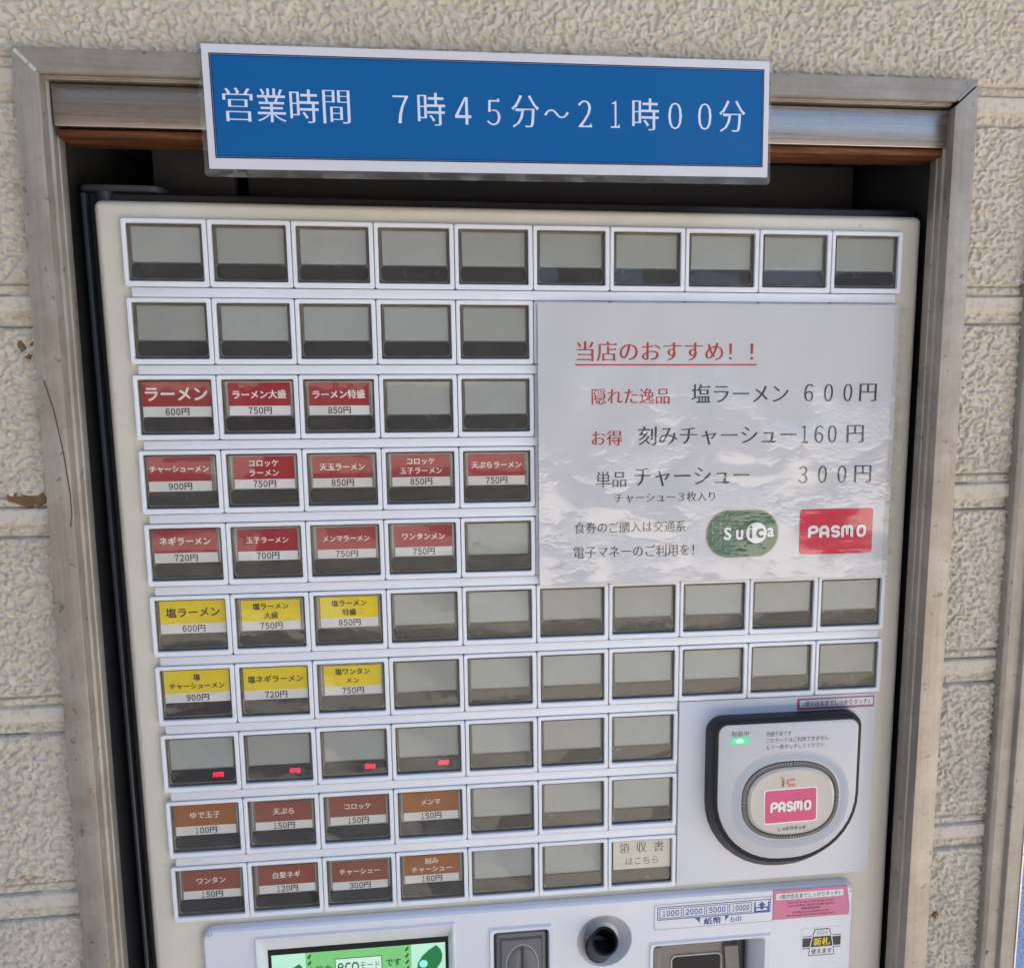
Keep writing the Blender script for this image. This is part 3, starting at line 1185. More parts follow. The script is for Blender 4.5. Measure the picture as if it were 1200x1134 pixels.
# (row, column): (card colour, [(text, width, height-centre)], price, style, big card, text ink)
MENU = {
    (2, 0): ('red', [('ラーメン', 0.75)], '600円', 'heavy', True),
    (2, 1): ('red', [('ラーメン大盛', 0.66)], '750円', 'heavy', False),
    (2, 2): ('red', [('ラーメン特盛', 0.66)], '850円', 'heavy', False),
    (3, 0): ('red', [('チャーシューメン', 0.72)], '900円', 'bold', True),
    (3, 1): ('red', [('コロッケ', 0.37), ('ラーメン', 0.37)], '750円', 'bold', False),
    (3, 2): ('red', [('天玉ラーメン', 0.57)], '850円', 'bold', False),
    (3, 3): ('red', [('コロッケ', 0.36), ('玉子ラーメン', 0.55)], '850円', 'bold', False),
    (3, 4): ('red', [('天ぷらラーメン', 0.66)], '750円', 'bold', False),
    (4, 0): ('red', [('ネギラーメン', 0.63)], '720円', 'bold', True),
    (4, 1): ('red', [('玉子ラーメン', 0.53)], '700円', 'bold', False),
    (4, 2): ('red', [('メンマラーメン', 0.60)], '750円', 'bold', False),
    (4, 3): ('red', [('ワンタンメン', 0.56)], '750円', 'bold', False),
    (5, 0): ('yellow', [('塩ラーメン', 0.68)], '600円', 'bold', True),
    (5, 1): ('yellow', [('塩ラーメン', 0.46), ('大盛', 0.18)], '750円', 'bold', False),
    (5, 2): ('yellow', [('塩ラーメン', 0.46), ('特盛', 0.18)], '850円', 'bold', False),
    (6, 0): ('yellow', [('塩', 0.09), ('チャーシューメン', 0.70)], '900円', 'bold', True),
    (6, 1): ('yellow', [('塩ネギラーメン', 0.72)], '720円', 'bold', True),
    (6, 2): ('yellow', [('塩ワンタン', 0.46), ('メン', 0.17)], '750円', 'bold', False),
    (8, 0): ('tan', [('ゆで玉子', 0.39)], '100円', 'bold', True),
    (8, 1): ('brown', [('天ぷら', 0.28)], '150円', 'bold', False),
    (8, 2): ('brown', [('コロッケ', 0.36)], '150円', 'bold', False),
    (8, 3): ('tan', [('メンマ', 0.26)], '150円', 'bold', False),
    (9, 0): ('brown', [('ワンタン', 0.38)], '150円', 'bold', False),
    (9, 1): ('brown', [('白髪ネギ', 0.37)], '120円', 'bold', False),
    (9, 2): ('brown', [('チャーシュー', 0.55)], '300円', 'bold', False),
    (9, 3): ('tan', [('刻み', 0.19), ('チャーシュー', 0.56)], '160円', 'bold', False),
}
COLNAME = {'red': 'red', 'yellow': 'yellow', 'brown': 'reddish brown', 'tan': 'orange brown'}
cells = [(r, c) for r in (0, 1) for c in range(10)] + [(r, c) for r in (2, 3, 4) for c in range(5)] + \
        [(r, c) for r in (5, 6) for c in range(10)] + [(r, c) for r in (7, 8, 9) for c in range(7)]
rgj = random.Random(3)
for (r, c) in cells:
    menu = (r, c) in MENU
    b_ = copy_button(menu0 if menu else blank0, c, r)
    b_['group'] = 'push buttons of the ticket machine'
    du, dv = c, r * ROW
    if menu:
        colr, lines, price, style, big = MENU[(r, c)]
        ju, jv = rgj.uniform(-0.012, 0.012), rgj.uniform(-0.006, 0.006)
        if big:
            a0, a1, t0, t1, tm_ = 0.095, 0.915, 0.085, 0.520, 0.392
        else:
            a0, a1, t0, t1, tm_ = 0.128, 0.878, 0.100, 0.505, 0.388
        if r == 3 and c == 0:
            a1 = 0.86
        if r == 9 and c == 2:
            t0, t1, tm_ = 0.12, 0.53, 0.41
        if (r, c) in ((4, 0), (8, 0), (9, 0)):
            a1 = 0.875
        bm = new()
        box(bm, du + a0 + ju, du + a1 + ju, dv + t0 + jv, dv + tm_ + jv, -0.067, -0.060, 0, mi=0)
        box(bm, du + a0 + ju, du + a1 + ju, dv + tm_ + jv, dv + t1 + jv, -0.067, -0.0602, 0, mi=1)
        obj('price_card', bm, [colr, 'paper'], b_, label='%s card reading %s %s' % (COLNAME[colr], ''.join(t for t, _ in lines), price))
        bm = new()
        cu = du + (a0 + a1) / 2 + ju
        mid = dv + (t0 + tm_) / 2 + jv
        tilt = rgj.uniform(-0.012, 0.012)
        if len(lines) == 1:
            t, w_ = lines[0]
            text(bm, t, cu - w_ / 2, cu + w_ / 2, mid, mid, -0.0575, style, natural=True, ang=tilt)
        else:
            for (t, w_), dy in zip(lines, (-0.062, 0.062)):
                text(bm, t, cu - w_ / 2, cu + w_ / 2, mid + dy, mid + dy, -0.0575, 'heavy' if colr == 'yellow' else style, natural=True, ang=tilt)
        pm = dv + (tm_ + t1) / 2 + jv
        figures(bm, price, cu - 0.15, cu + 0.15, pm - 0.043, pm + 0.045, -0.0575, 'bold', 1)
        obj('card_lettering', bm, ['ink_brown' if colr == 'yellow' else 'ink_white', 'ink_black'], b_)
    if r == 7 and c < 4:
        bm = new()
        text(bm, '売切', du + 0.625, du + 0.765, dv + 0.572, dv + 0.642, -0.0595, 'bold')
        obj('sold_out_light', bm, 'led_red', b_, label='glowing red sold out light')
    if r == 9 and c == 6:
        bm = new()
        box(bm, du + 0.088, du + 0.93, dv + 0.075, dv + 0.522, -0.067, -0.060)
        obj('receipt_card', bm, 'cream_paper', b_, label='cream card for receipts')
        bm = new()
        for k, ch in enumerate('領収書'):
            x = du + 0.245 + 0.255 * k
            text(bm, ch, x - 0.075, x + 0.075, dv + 0.115, dv + 0.275, -0.0575, 'serif')
        text(bm, 'はこちら', du + 0.27, du + 0.75, dv + 0.345, dv + 0.455, -0.0575, 'sans')
        obj('card_lettering', bm, 'ink_grey', b_)
    if False:
        for ch in b_.children:
            if ch.name.startswith('clear_cover'):
                ch.data = ch.data.copy()
                ch.data.materials[0] = M['cover_reflection']
for p_ in (blank0, menu0):
    for ch in list(p_.children):
        bpy.data.objects.remove(ch)
    bpy.data.objects.remove(p_)

# white rails between the rows, and the backing plate behind the tiles
bm = new()
box(bm, 0.066, 9.945, 0.03, 6 * ROW + FH - 0.03, -0.30, -0.086)
box(bm, 0.066, 6.995, 6 * ROW + FH - 0.03, 9 * ROW + FH - 0.03, -0.30, -0.087)
obj('grid_backing', bm, 'seam', tm)
for r in range(9):
    u1 = 9.935 if r < 6 else 6.985
    bm = new()
    box(bm, 0.075, u1, r * ROW + FH + 0.003, (r + 1) * ROW - 0.003, -0.20, -0.018, 0.010)
    obj('row_rail', bm, 'white', tm, smooth=True)
bm = new()
box(bm, 5.004, 9.94, 2 * ROW, 4 * ROW + FH, -0.25, -0.030, 0.01)
obj('blank_cover', bm, 'white', tm, smooth=True)
# blank plate beside the last rows that carries the card reader
bm = new()
box(bm, 7.02, 9.96, 6 * ROW + FH + 0.012, 9.225, -0.25, -0.02, 0.012)
obj('reader_plate', bm, 'panel_white', tm, smooth=True)

# ------------------------------------------------------------------ card reader
rd = obj('card_reader', (lambda bm: (loft(bm, [
    (rrect(7.41, 9.69, 6.66, 9.0, 0.24, 10, 1.08), -0.02),
    (rrect(7.41, 9.685, 6.65, 8.98, 0.24, 10, 1.08), 0.05),
    (rrect(7.418, 9.60, 6.612, 8.80, 0.2, 10, 1.0), 0.27),
    (rrect(7.435, 9.572, 6.622, 8.765, 0.19, 10, 0.97), 0.325),
    (rrect(7.455, 9.545, 6.64, 8.735, 0.18, 10, 0.95), 0.335)]), bm)[1])(new()),
    'black_plastic', tm, smooth=True)
bm = new()
loft(bm, [(rrect(7.487, 9.52, 6.672, 8.70, 0.13, 10, 0.93), 0.33), (rrect(7.49, 9.517, 6.675, 8.697, 0.13, 10, 0.93), 0.350),
          (rrect(7.498, 9.509, 6.683, 8.689, 0.125, 10, 0.92), 0.354)])
obj('face_plate', bm, 'face_grey', rd, smooth=True)
CU, CV = 8.55, 7.82
bm = new()
ring(bm, sup(CU, CV, 0.86, 0.715, 2.35), sup(CU, CV, 0.852, 0.707, 2.35), 0.3565, 0)
ring(bm, sup(CU, CV, 0.835, 0.69, 2.35), sup(CU, CV, 0.745, 0.605, 2.4), 0.3565, 1)
obj('printed_ring', bm, ['ring_blue', 'ring_blue'], rd)
bm = new()
loft(bm, [(sup(CU, CV, 0.715, 0.58, 2.45), 0.350), (sup(CU, CV, 0.71, 0.575, 2.45), 0.372), (sup(CU, CV, 0.655, 0.52, 2.45), 0.372), (sup(CU, CV, 0.645, 0.51, 2.45), 0.352)], cap_front=False)
n_k = 150
o1, o2 = sup(CU, CV, 0.708, 0.573, 2.45, n_k * 2), sup(CU, CV, 0.665, 0.53, 2.45, n_k * 2)
for k in range(0, n_k * 2, 2):
    q = [o1[k], o1[(k + 1) % (2 * n_k)], o2[(k + 1) % (2 * n_k)], o2[k]]
    loft(bm, [(q, 0.371), (q, 0.380)], mi=1)
obj('knurled_ring', bm, ['dark_plastic', 'holder'], rd)
bm = new()
rg_ = [(sup(CU, CV, 0.643, 0.508, 2.45), 0.350), (sup(CU, CV, 0.637, 0.502, 2.45), 0.385), (sup(CU, CV, 0.60, 0.47, 2.4), 0.405),
       (sup(CU, CV, 0.585, 0.455, 2.4), 0.402), (sup(CU, CV, 0.4, 0.3, 2.3), 0.405)]
loft(bm, rg_)
obj('touch_pad', bm, 'pad', rd, smooth=True)
# card logo sticker on the pad
bm = new()
a = math.radians(-1.2)
ctr = (8.535, 7.876)
loft(bm, [(rot(rrect(ctr[0] - 0.392, ctr[0] + 0.392, ctr[1] - 0.258, ctr[1] + 0.258, 0.04, 4), *ctr, a), 0.405),
          (rot(rrect(ctr[0] - 0.392, ctr[0] + 0.392, ctr[1] - 0.258, ctr[1] + 0.258, 0.04, 4), *ctr, a), 0.409)], mi=0)
loft(bm, [(rot(rrect(ctr[0] - 0.375, ctr[0] + 0.375, ctr[1] - 0.241, ctr[1] + 0.241, 0.035, 4), *ctr, a), 0.4092),
          (rot(rrect(ctr[0] - 0.375, ctr[0] + 0.375, ctr[1] - 0.241, ctr[1] + 0.241, 0.035, 4), *ctr, a), 0.411)], mi=1)
rounded_word(bm, ctr[0] - 0.30, ctr[0] + 0.30, ctr[1] - 0.075, ctr[1] + 0.085, 0.4125, 2, ang=a, ctr=ctr)
obj('logo_sticker', bm, ['p_white', 'magenta', 'ink_white'], rd, label='magenta card logo sticker on the touch pad')
bm = new()
stroke(bm, [(8.415, 7.50), (8.415, 7.575)], 0.035, 0.4075, 1)
stroke(bm, [(8.38, 7.455), (8.40, 7.47), (8.425, 7.455)], 0.012, 0.4075, 1)
stroke(bm, [(8.575, 7.495), (8.505, 7.495), (8.485, 7.51), (8.48, 7.53), (8.485, 7.55), (8.505, 7.565), (8.58, 7.565)], 0.034, 0.4075, 0)
stroke(bm, [(8.51, 7.582), (8.512, 7.586)], 0.026, 0.4085, 0)
stroke(bm, [(8.565, 7.582), (8.567, 7.586)], 0.026, 0.4085, 0)
text(bm, 'しっかりタッチ', 8.36, 8.775, 8.185, 8.25, 0.4075, 'bold', 2)
obj('pad_lettering', bm, ['p_red', 'tan', 'ink_black'], rd)
bm = new()
text(bm, '取扱中', 7.665, 7.915, 6.762, 6.838, 0.357, 'sans')
text(bm, '残額不足です', 8.165, 8.53, 6.792, 6.862, 0.357, 'sans')
text(bm, 'このカードはご利用できません', 8.165, 9.08, 6.885, 6.955, 0.357, 'sans')
text(bm, 'もう一度タッチしてください', 8.17, 9.02, 6.985, 7.055, 0.357, 'sans')
obj('face_lettering', bm, 'ink_grey', rd)
bm = new()
loft(bm, [(sup(7.79, 6.90, 0.135, 0.052, 3.0, 32), 0.352), (sup(7.79, 6.90, 0.13, 0.048, 3.0, 32), 0.362)])
loft(bm, [(sup(7.785, 6.90, 0.06, 0.03, 2.0, 24), 0.3625), (sup(7.785, 6.90, 0.04, 0.02, 2.0, 24), 0.365)], mi=1)
obj('status_light', bm, ['led_green', 'led_core'], rd, label='glowing green status light')


def touch_notice(bm, u0, u1, v0, v1, d, ang):
    """white strip with the touch until it sounds line"""
    ctr_ = ((u0 + u1) / 2, (v0 + v1) / 2)
    text(bm, '♪音が出るまでしっかりタッチ♪', u0 + 0.05, u1 - 0.05, v0 + 0.012, v1 - 0.012, d, 'semi', 2, ang=ang)


bm = new()
loft(bm, [(rrect(8.75, 9.93, 6.462, 6.65, 0.01, 2), -0.02), (rrect(8.75, 9.93, 6.462, 6.65, 0.01, 2), -0.012)], mi=0)
rect(bm, 8.757, 9.923, 6.469, 6.643, -0.011, 1)
rect(bm, 8.79, 9.90, 6.495, 6.605, -0.0095, 0)
touch_notice(bm, 8.79, 9.90, 6.495, 6.605, -0.0075, 0)
obj('touch_notice', bm, ['sticker', 'pink_line', 'ink_black'], tm, label='white strip notice with plum border above the card reader')

# ------------------------------------------------------------------ payment panel
pp = obj('payment_panel', (lambda bm: (None, bm)[1])(new()), 'panel_white', tm)   # mesh filled below


def panel_with_holes(u0, u1, v0, v1, holes, d):
    """front face as a grid of rectangles leaving the holes open"""
    us = sorted(set([u0, u1] + [h[0] for h in holes] + [h[1] for h in holes]))
    vs = sorted(set([v0, v1] + [h[2] for h in holes] + [h[3] for h in holes]))
    bm = new()
    vv = {}

    def gv(a_, b2):
        if (a_, b2) not in vv:
            vv[(a_, b2)] = bm.verts.new(W(a_, b2, d))
        return vv[(a_, b2)]
    for i in range(len(us) - 1):
        for j in range(len(vs) - 1):
            cu, cv = (us[i] + us[i + 1]) / 2, (vs[j] + vs[j + 1]) / 2
            if any(h[0] < cu < h[1] and h[2] < cv < h[3] for h in holes):
                continue
            bm.faces.new((gv(us[i], vs[j]), gv(us[i + 1], vs[j]), gv(us[i + 1], vs[j + 1]), gv(us[i], vs[j + 1])))
    return bm


PD = 0.05
HS = (1.06, 3.80, 9.49, 12.4)       # screen
HC = (4.275, 5.19, 9.63, 12.4)      # coin slot
HK = (5.53, 6.35, 9.56, 10.38)      # lever dish
HB = (6.60, 8.47, 10.05, 12.6)      # bill slot
bm = panel_with_holes(0.50, 9.57, 9.49, 16.5, [HS, HC, HK, HB], PD)
# dish corners round the lever
hk = sup((HK[0] + HK[1]) / 2, (HK[2] + HK[3]) / 2, 0.405, 0.405, 2, 64)


def sq_of(p, h):
    cu, cv = (h[0] + h[1]) / 2, (h[2] + h[3]) / 2
    x, y = p[0] - cu, p[1] - cv
    k = ((h[1] - h[0]) / 2) / max(abs(x), abs(y))
    return (cu + x * k, cv + y * k)


ring(bm, [sq_of(p, HK) for p in hk], hk, PD)
kc = ((HK[0] + HK[1]) / 2, (HK[2] + HK[3]) / 2 + 0.06)
loft(bm, [(hk, PD), (scaled(hk, 0.97), PD - 0.015), (sup(kc[0], kc[1], 0.24, 0.24, 2, 64), -0.14)], cap_front=True)
# raised outer skirt of the panel
o_in = [(0.50, 9.49), (9.57, 9.49), (9.57, 16.5), (0.50, 16.5)]


def skirt(bm):
    fr_ = rrect(0.395, 9.69, 9.385, 16.6, 0.13, 8)
    bk = rrect(0.355, 9.73, 9.35, 16.64, 0.16, 8)
    md = rrect(0.365, 9.72, 9.358, 16.63, 0.155, 8)
    loft(bm, [(bk, -0.1), (md, 0.02), (fr_, PD)], cap_front=False)
    # flat rim between the rounded edge and the rectangular field
    k = len(fr_)
    inner = []
    for (u, v) in fr_:
        inner.append((min(max(u, 0.50), 9.57), min(max(v, 9.49), 16.5)))
    a_ = [bm.verts.new(W(u, v, PD)) for u, v in fr_]
    c_ = [bm.verts.new(W(u, v, PD)) for u, v in inner]
    for i in range(k):
        j = (i + 1) % k
        if (c_[i].co - c_[j].co).length < 1e-7:
            bm.faces.new((a_[i], a_[j], c_[i]))
        else:
            bm.faces.new((a_[i], a_[j], c_[j], c_[i]))


skirt(bm)
# screen funnel: raised lip, then sloping walls down to the glass
lip_o = rrect(1.06, 3.80, 9.49, 12.4, 0.001, 3)
loft(bm, [(lip_o, PD), (rrect(1.075, 3.785, 9.505, 12.385, 0.02, 3), PD + 0.035), (rrect(1.10, 3.76, 9.53, 12.36, 0.02, 3), PD + 0.03),
          (rrect(1.17, 3.69, 9.84, 12.2, 0.001, 3), -0.16)], cap_front=False)
# coin recess lip
loft(bm, [(rrect(4.275, 5.19, 9.63, 12.4, 0.001, 4), PD), (rrect(4.29, 5.175, 9.645, 12.385, 0.07, 4), PD + 0.04), (rrect(4.33, 5.135, 9.69, 12.36, 0.06, 4), PD + 0.035),
          (rrect(4.345, 5.12, 9.735, 12.35, 0.05, 4), -0.03)], cap_front=False)
# bill recess walls
loft(bm, [(rrect(6.60, 8.47, 10.05, 12.6, 0.001, 4), PD), (rrect(6.62, 8.45, 10.07, 12.58, 0.08, 4), PD + 0.03), (rrect(6.66, 8.36, 10.11, 12.55, 0.06, 4), PD + 0.02),
          (rrect(6.69, 8.22, 10.28, 12.5, 0.04, 4), -0.25), (rrect(6.69, 8.22, 10.28, 12.5, 0.04, 4), -0.405)], cap_front=False)
bmesh.ops.recalc_face_normals(bm, faces=bm.faces)
bmesh.ops.translate(bm, verts=bm.verts, vec=-ORG[pp.name])
bm.to_mesh(pp.data)
bm.free()
for p in pp.data.polygons:
    p.use_smooth = True
pp.data.set_sharp_from_angle(angle=math.radians(35))

# screen with its black border and the eco mode picture
bm = new()
rect(bm, 1.15, 3.71, 9.82, 12.22, -0.165)
sc_ = obj('display_screen', bm, 'black_plastic', tm)
bm = new()
rect(bm, 1.215, 1.68, 9.93, 12.1, -0.160, 1)
rect(bm, 1.68, 3.16, 9.93, 12.1, -0.160, 0)
rect(bm, 3.16, 3.645, 9.93, 12.1, -0.160, 1)
rect(bm, 2.085, 2.745, 10.055, 10.335, -0.156, 4)
rect(bm, 2.095, 2.735, 10.065, 10.325, -0.154, 2)
for (cu, cv, w_, h_, lean) in ((3.42, 10.22, 0.17, 0.26, 0.10), (1.53, 10.25, 0.11, 0.16, 0.06)):
    q = [(cu + lean, cv - h_)] + [(cu + lean * (1 - 2 * t) + w_ * math.sin(math.pi * t) ** 0.8, cv - h_ + 2 * h_ * t) for t in (0.15, 0.3, 0.5, 0.7, 0.85)] + \
        [(cu - lean, cv + h_)] + [(cu + lean * (1 - 2 * t) - w_ * math.sin(math.pi * t) ** 0.8, cv - h_ + 2 * h_ * t) for t in (0.85, 0.7, 0.5, 0.3, 0.15)]
    poly(bm, q, -0.155, 3)
poly(bm, sup(3.33, 10.24, 0.06, 0.06, 2, 20), -0.152, 5)
for x in (1.735, 3.10):
    for k in range(5):
        y = 9.985 + k * 0.10
        poly(bm, [(x - 0.03, y + 0.02), (x + 0.015, y - 0.035), (x + 0.03, y - 0.01), (x - 0.01, y + 0.045)], -0.155, 4)
text(bm, '只今', 1.81, 2.045, 10.14, 10.25, -0.152, 'bold', 4)
text(bm, 'eco', 2.12, 2.42, 10.12, 10.27, -0.151, 'sans', 4)
text(bm, 'モード', 2.44, 2.71, 10.13, 10.24, -0.151, 'sans', 4)
text(bm, 'です', 2.80, 3.01, 10.12, 10.235, -0.152, 'bold', 4)
obj('eco_picture', bm, ['scr_green', 'scr_pale', 'scr_white', 'scr_leaf', 'scr_dark', 'scr_cyan'], sc_)

# coin slot
bm = new()
rect(bm, 4.34, 5.13, 9.73, 12.4, -0.03)
cs = obj('coin_slot', bm, 'black_plastic', tm)
bm = new()
loft(bm, [(rrect(4.365, 5.10, 9.755, 12.3, 0.05, 4), -0.029), (rrect(4.385, 5.08, 9.775, 12.28, 0.04, 4), 0.01), (rrect(4.43, 5.04, 9.83, 12.2, 0.01, 4), 0.012),
          (rrect(4.45, 5.02, 9.85, 12.2, 0.01, 4), 0.05)], mi=0)
obj('coin_plate', bm, 'slate', cs, smooth=True)
bm = new()
ring(bm, sup(4.745, 10.25, 0.235, 0.33, 2, 48), sup(4.745, 10.25, 0.225, 0.32, 2, 48), 0.0515, 0)
obj('coin_ring', bm, 'holder_rim', cs)
for sgn in (-1, 1):
    bm = new()
    q0 = [(4.745 + sgn * (0.022 + 0.19 * max(0, math.cos(t))), 10.25 + 0.29 * math.sin(t)) for t in np.linspace(-math.pi / 2, math.pi / 2, 14)]
    cq = (4.745 + sgn * 0.10, 10.25)
    loft(bm, [(q0, 0.050), (scaled(q0, 0.93, *cq), 0.062), (scaled(q0, 0.6, *cq), 0.068)])
    obj('coin_cheek', bm, 'slate', cs, smooth=True)
bm = new()
box(bm, 4.728, 4.762, 9.945, 10.55, 0.03, 0.0525)
obj('slot_gap', bm, 'cabinet', cs)

# return lever: a black tube angled up out of its dish
bm = new()
axis = (W(5.905, 9.80, 0.30) - W(5.87, 10.22, -0.14))
Ln = axis.length
q = axis.to_track_quat('Z', 'Y')
segs = 40
prof = [(0.195, 0.0), (0.195, Ln / S - 0.01), (0.185, Ln / S), (0.165, Ln / S), (0.155, Ln / S - 0.02), (0.155, 0.1)]
rings = []
for rr_, h_ in prof:
    rings.append([bm.verts.new(W(5.87, 10.22, -0.14) + q @ Vector((rr_ * S * math.cos(2 * math.pi * k / segs), rr_ * S * math.sin(2 * math.pi * k / segs), h_ * S))) for k in range(segs)])
for a_, c_ in zip(rings, rings[1:]):
    for i in range(segs):
        bm.faces.new((a_[i], a_[(i + 1) % segs], c_[(i + 1) % segs], c_[i]))
bm.faces.new(rings[-1])
obj('lever_tube', bm, 'black_plastic', tm, smooth=True)

# bill slot unit
bm = new()
rect(bm, 6.66, 8.30, 10.2, 12.6, -0.41)
bi = obj('bill_slot', bm, 'cabinet', tm)
bm = new()
loft(bm, [(rrect(6.85, 7.98, 10.26, 12.4, 0.03, 3), -0.405), (rrect(6.86, 7.97, 10.27, 12.4, 0.03, 3), -0.30)])
obj('bill_mouth', bm, 'taupe', bi, smooth=True)
bm = new()
loft(bm, [(rrect(7.02, 7.82, 10.54, 12.3, 0.08, 4), -0.299), (rrect(7.02, 7.82, 10.54, 12.3, 0.08, 4), -0.28), (rrect(7.04, 7.80, 10.56, 12.3, 0.07, 4), -0.28)], cap_front=False)
rect(bm, 7.05, 7.79, 10.57, 12.2, -0.295, 1)
obj('bill_chute', bm, ['holder_rim', 'black_plastic'], bi)
bm = new()
box(bm, 6.72, 6.88, 10.36, 12.3, -0.4, -0.24, 0.03)
obj('bill_guide', bm, 'taupe', bi, smooth=True)
bm = new()
loft(bm, [([(7.83, 10.40), (8.05, 10.40), (8.22, 12.3), (7.95, 12.3)], -0.4), ([(7.84, 10.41), (8.04, 10.41), (8.21, 12.3), (7.96, 12.3)], -0.22)])
obj('bill_guide', bm, 'taupe', bi, smooth=True)

# stickers on the payment panel
D1 = PD + 0.004
bm = new()
loft(bm, [(rrect(6.675, 8.47, 9.468, 9.862, 0.04, 4), PD), (rrect(6.675, 8.47, 9.468, 9.862, 0.04, 4), D1)], mi=0)
ring(bm, rrect(6.672, 8.473, 9.465, 9.865, 0.04, 4), rrect(6.682, 8.463, 9.475, 9.855, 0.04, 4), D1 + 0.001, 2)


def frame_rect(bm, u0, u1, v0, v1, w_, d, mi):
    ring(bm, [(u0, v0), (u1, v0), (u1, v1), (u0, v1)], [(u0 + w_, v0 + w_), (u1 - w_, v0 + w_), (u1 - w_, v1 - w_), (u0 + w_, v1 - w_)], d, mi)


frame_rect(bm, 6.72, 8.43, 9.505, 9.715, 0.012, D1 + 0.002, 1)
for (u0, u1, s_) in ((6.752, 7.082, '1000'), (7.102, 7.432, '2000'), (7.452, 7.782, '5000'), (7.802, 8.142, '10000')):
    frame_rect(bm, u0, u1, 9.533, 9.69, 0.009, D1 + 0.003, 1)
    figures(bm, s_, u0 + 0.035, u1 - 0.035, 9.566, 9.657, D1 + 0.004, 'bold', 1)
frame_rect(bm, 8.19, 8.40, 9.62, 9.70, 0.02, D1 + 0.003, 1)
poly(bm, [(8.27, 9.66), (8.27, 9.60), (8.235, 9.60), (8.295, 9.535), (8.355, 9.60), (8.32, 9.60), (8.32, 9.66)], D1 + 0.0045, 1)
rect(bm, 8.18, 8.20, 9.54, 9.70, D1 + 0.0042, 1)
rect(bm, 8.39, 8.41, 9.54, 9.70, D1 + 0.0042, 1)
poly(bm, [(7.28, 9.717), (7.36, 9.717), (7.36, 9.80)], D1 + 0.003, 1)
poly(bm, [(7.74, 9.717), (7.80, 9.717), (7.74, 9.80)], D1 + 0.003, 1)
text(bm, '紙幣', 7.42, 7.68, 9.725, 9.835, D1 + 0.003, 'bold', 1)
text(bm, 'bill', 7.83, 7.98, 9.74, 9.825, D1 + 0.003, 'sans', 1)
obj('bill_sticker', bm, ['sticker', 'ink_blue', 'ring_blue'], tm, label='white sticker with blue banknote values')

bm = new()
a = math.radians(-0.6)
pc = (9.02, 9.60)
base = [(8.475, 9.385), (9.60, 9.385), (9.65, 9.70), (9.65, 9.825), (9.635, 9.84), (8.475, 9.84)]
loft(bm, [(base, PD), (base, D1 + 0.004)], mi=0)
ring(bm, [(8.465, 9.375), (9.605, 9.375), (9.655, 9.70), (9.655, 9.83), (9.64, 9.848), (8.465, 9.848)], base, D1 + 0.003, 3)
rect(bm, 8.51, 9.55, 9.432, 9.535, D1 + 0.0055, 1)
touch_notice(bm, 8.51, 9.55, 9.432, 9.535, D1 + 0.0075, 0)
for k, (s_, w_) in enumerate((('Hold card to reader until melody is heard', 0.72), ('소리가 날 때까지 확실히 카드를 대십시오', 0.74), ('请轻触直到发出声音', 0.30),
                              ('แตะให้แน่นจนกว่าเสียงจะดัง', 0.56), ('Sentuh dengan kuat sampai terdengar bunyi', 0.74))):
    y = 9.573 + k * 0.052
    text(bm, s_, 9.05 - w_ / 2, 9.05 + w_ / 2, y, y + 0.038, D1 + 0.0055, 'bold', 4)
obj('touch_sticker', bm, ['pink', 'sticker', 'ink_black', 'pink_line', 'ink_maroon'], tm, label='pink sticker with the touch notice in several languages')

bm = new()
loft(bm, [(rrect(8.93, 9.56, 10.03, 10.51, 0.02, 3), PD), (rrect(8.93, 9.56, 10.03, 10.51, 0.02, 3), D1)], mi=0)
rect(bm, 8.945, 9.545, 10.17, 10.355, D1 + 0.0012, 0)
rect(bm, 8.945, 9.545, 10.19, 10.335, D1 + 0.002, 1)
rect(bm, 8.945, 9.545, 10.16, 10.172, D1 + 0.002, 1)
rect(bm, 8.945, 9.545, 10.353, 10.365, D1 + 0.002, 1)
for k, (b_, t_, vt, vb, mi, dd) in enumerate(((0.155, 0.118, 10.052, 10.18, 1, 0.003), (0.143, 0.106, 10.064, 10.18, 0, 0.004), (0.19, 0.155, 10.16, 10.35, 0, 0.0045),
                                             (0.175, 0.143, 10.172, 10.34, 1, 0.005), (0.205, 0.188, 10.35, 10.485, 1, 0.003), (0.193, 0.176, 10.345, 10.473, 0, 0.004))):
    cx = 9.245
    poly(bm, [(cx - t_, vt), (cx + t_, vt), (cx + b_, vb), (cx - b_, vb)], D1 + dd, mi)
figures(bm, '2024', 9.16, 9.33, 10.082, 10.142, D1 + 0.0055, 'sans', 3)
text(bm, '新札', 9.115, 9.375, 10.192, 10.322, D1 + 0.0065, 'heavy', 2)
text(bm, '使えます', 9.085, 9.41, 10.37, 10.455, D1 + 0.0055, 'bold', 1)
obj('banknote_sticker', bm, ['sticker', 'ink_black', 'yellow', 'ink_grey'], tm, label='black and white sticker with yellow characters')

# ------------------------------------------------------------------ recommendation poster taped over the buttons
po = thing('menu_poster', 'glossy laminated white poster of recommended dishes taped over the right hand buttons', 'poster', W(7.5, 4.68, 0.06))
PU0, PU1, PV0, PV1 = 5.045, 9.965, 0.965, 4.68


def pw(u, v):
    """gentle waviness of the laminated sheet"""
    return (0.010 * math.sin(u * 2.1 + 0.6) * math.sin(v * 1.7 + 0.4) + 0.006 * math.sin(u * 5.3 + v * 2.2) +
            0.006 * math.sin(v * 4.4 - u * 1.3) + 0.012 * max(0, (v - 4.3) / 0.38) * math.sin(u * 7.0))


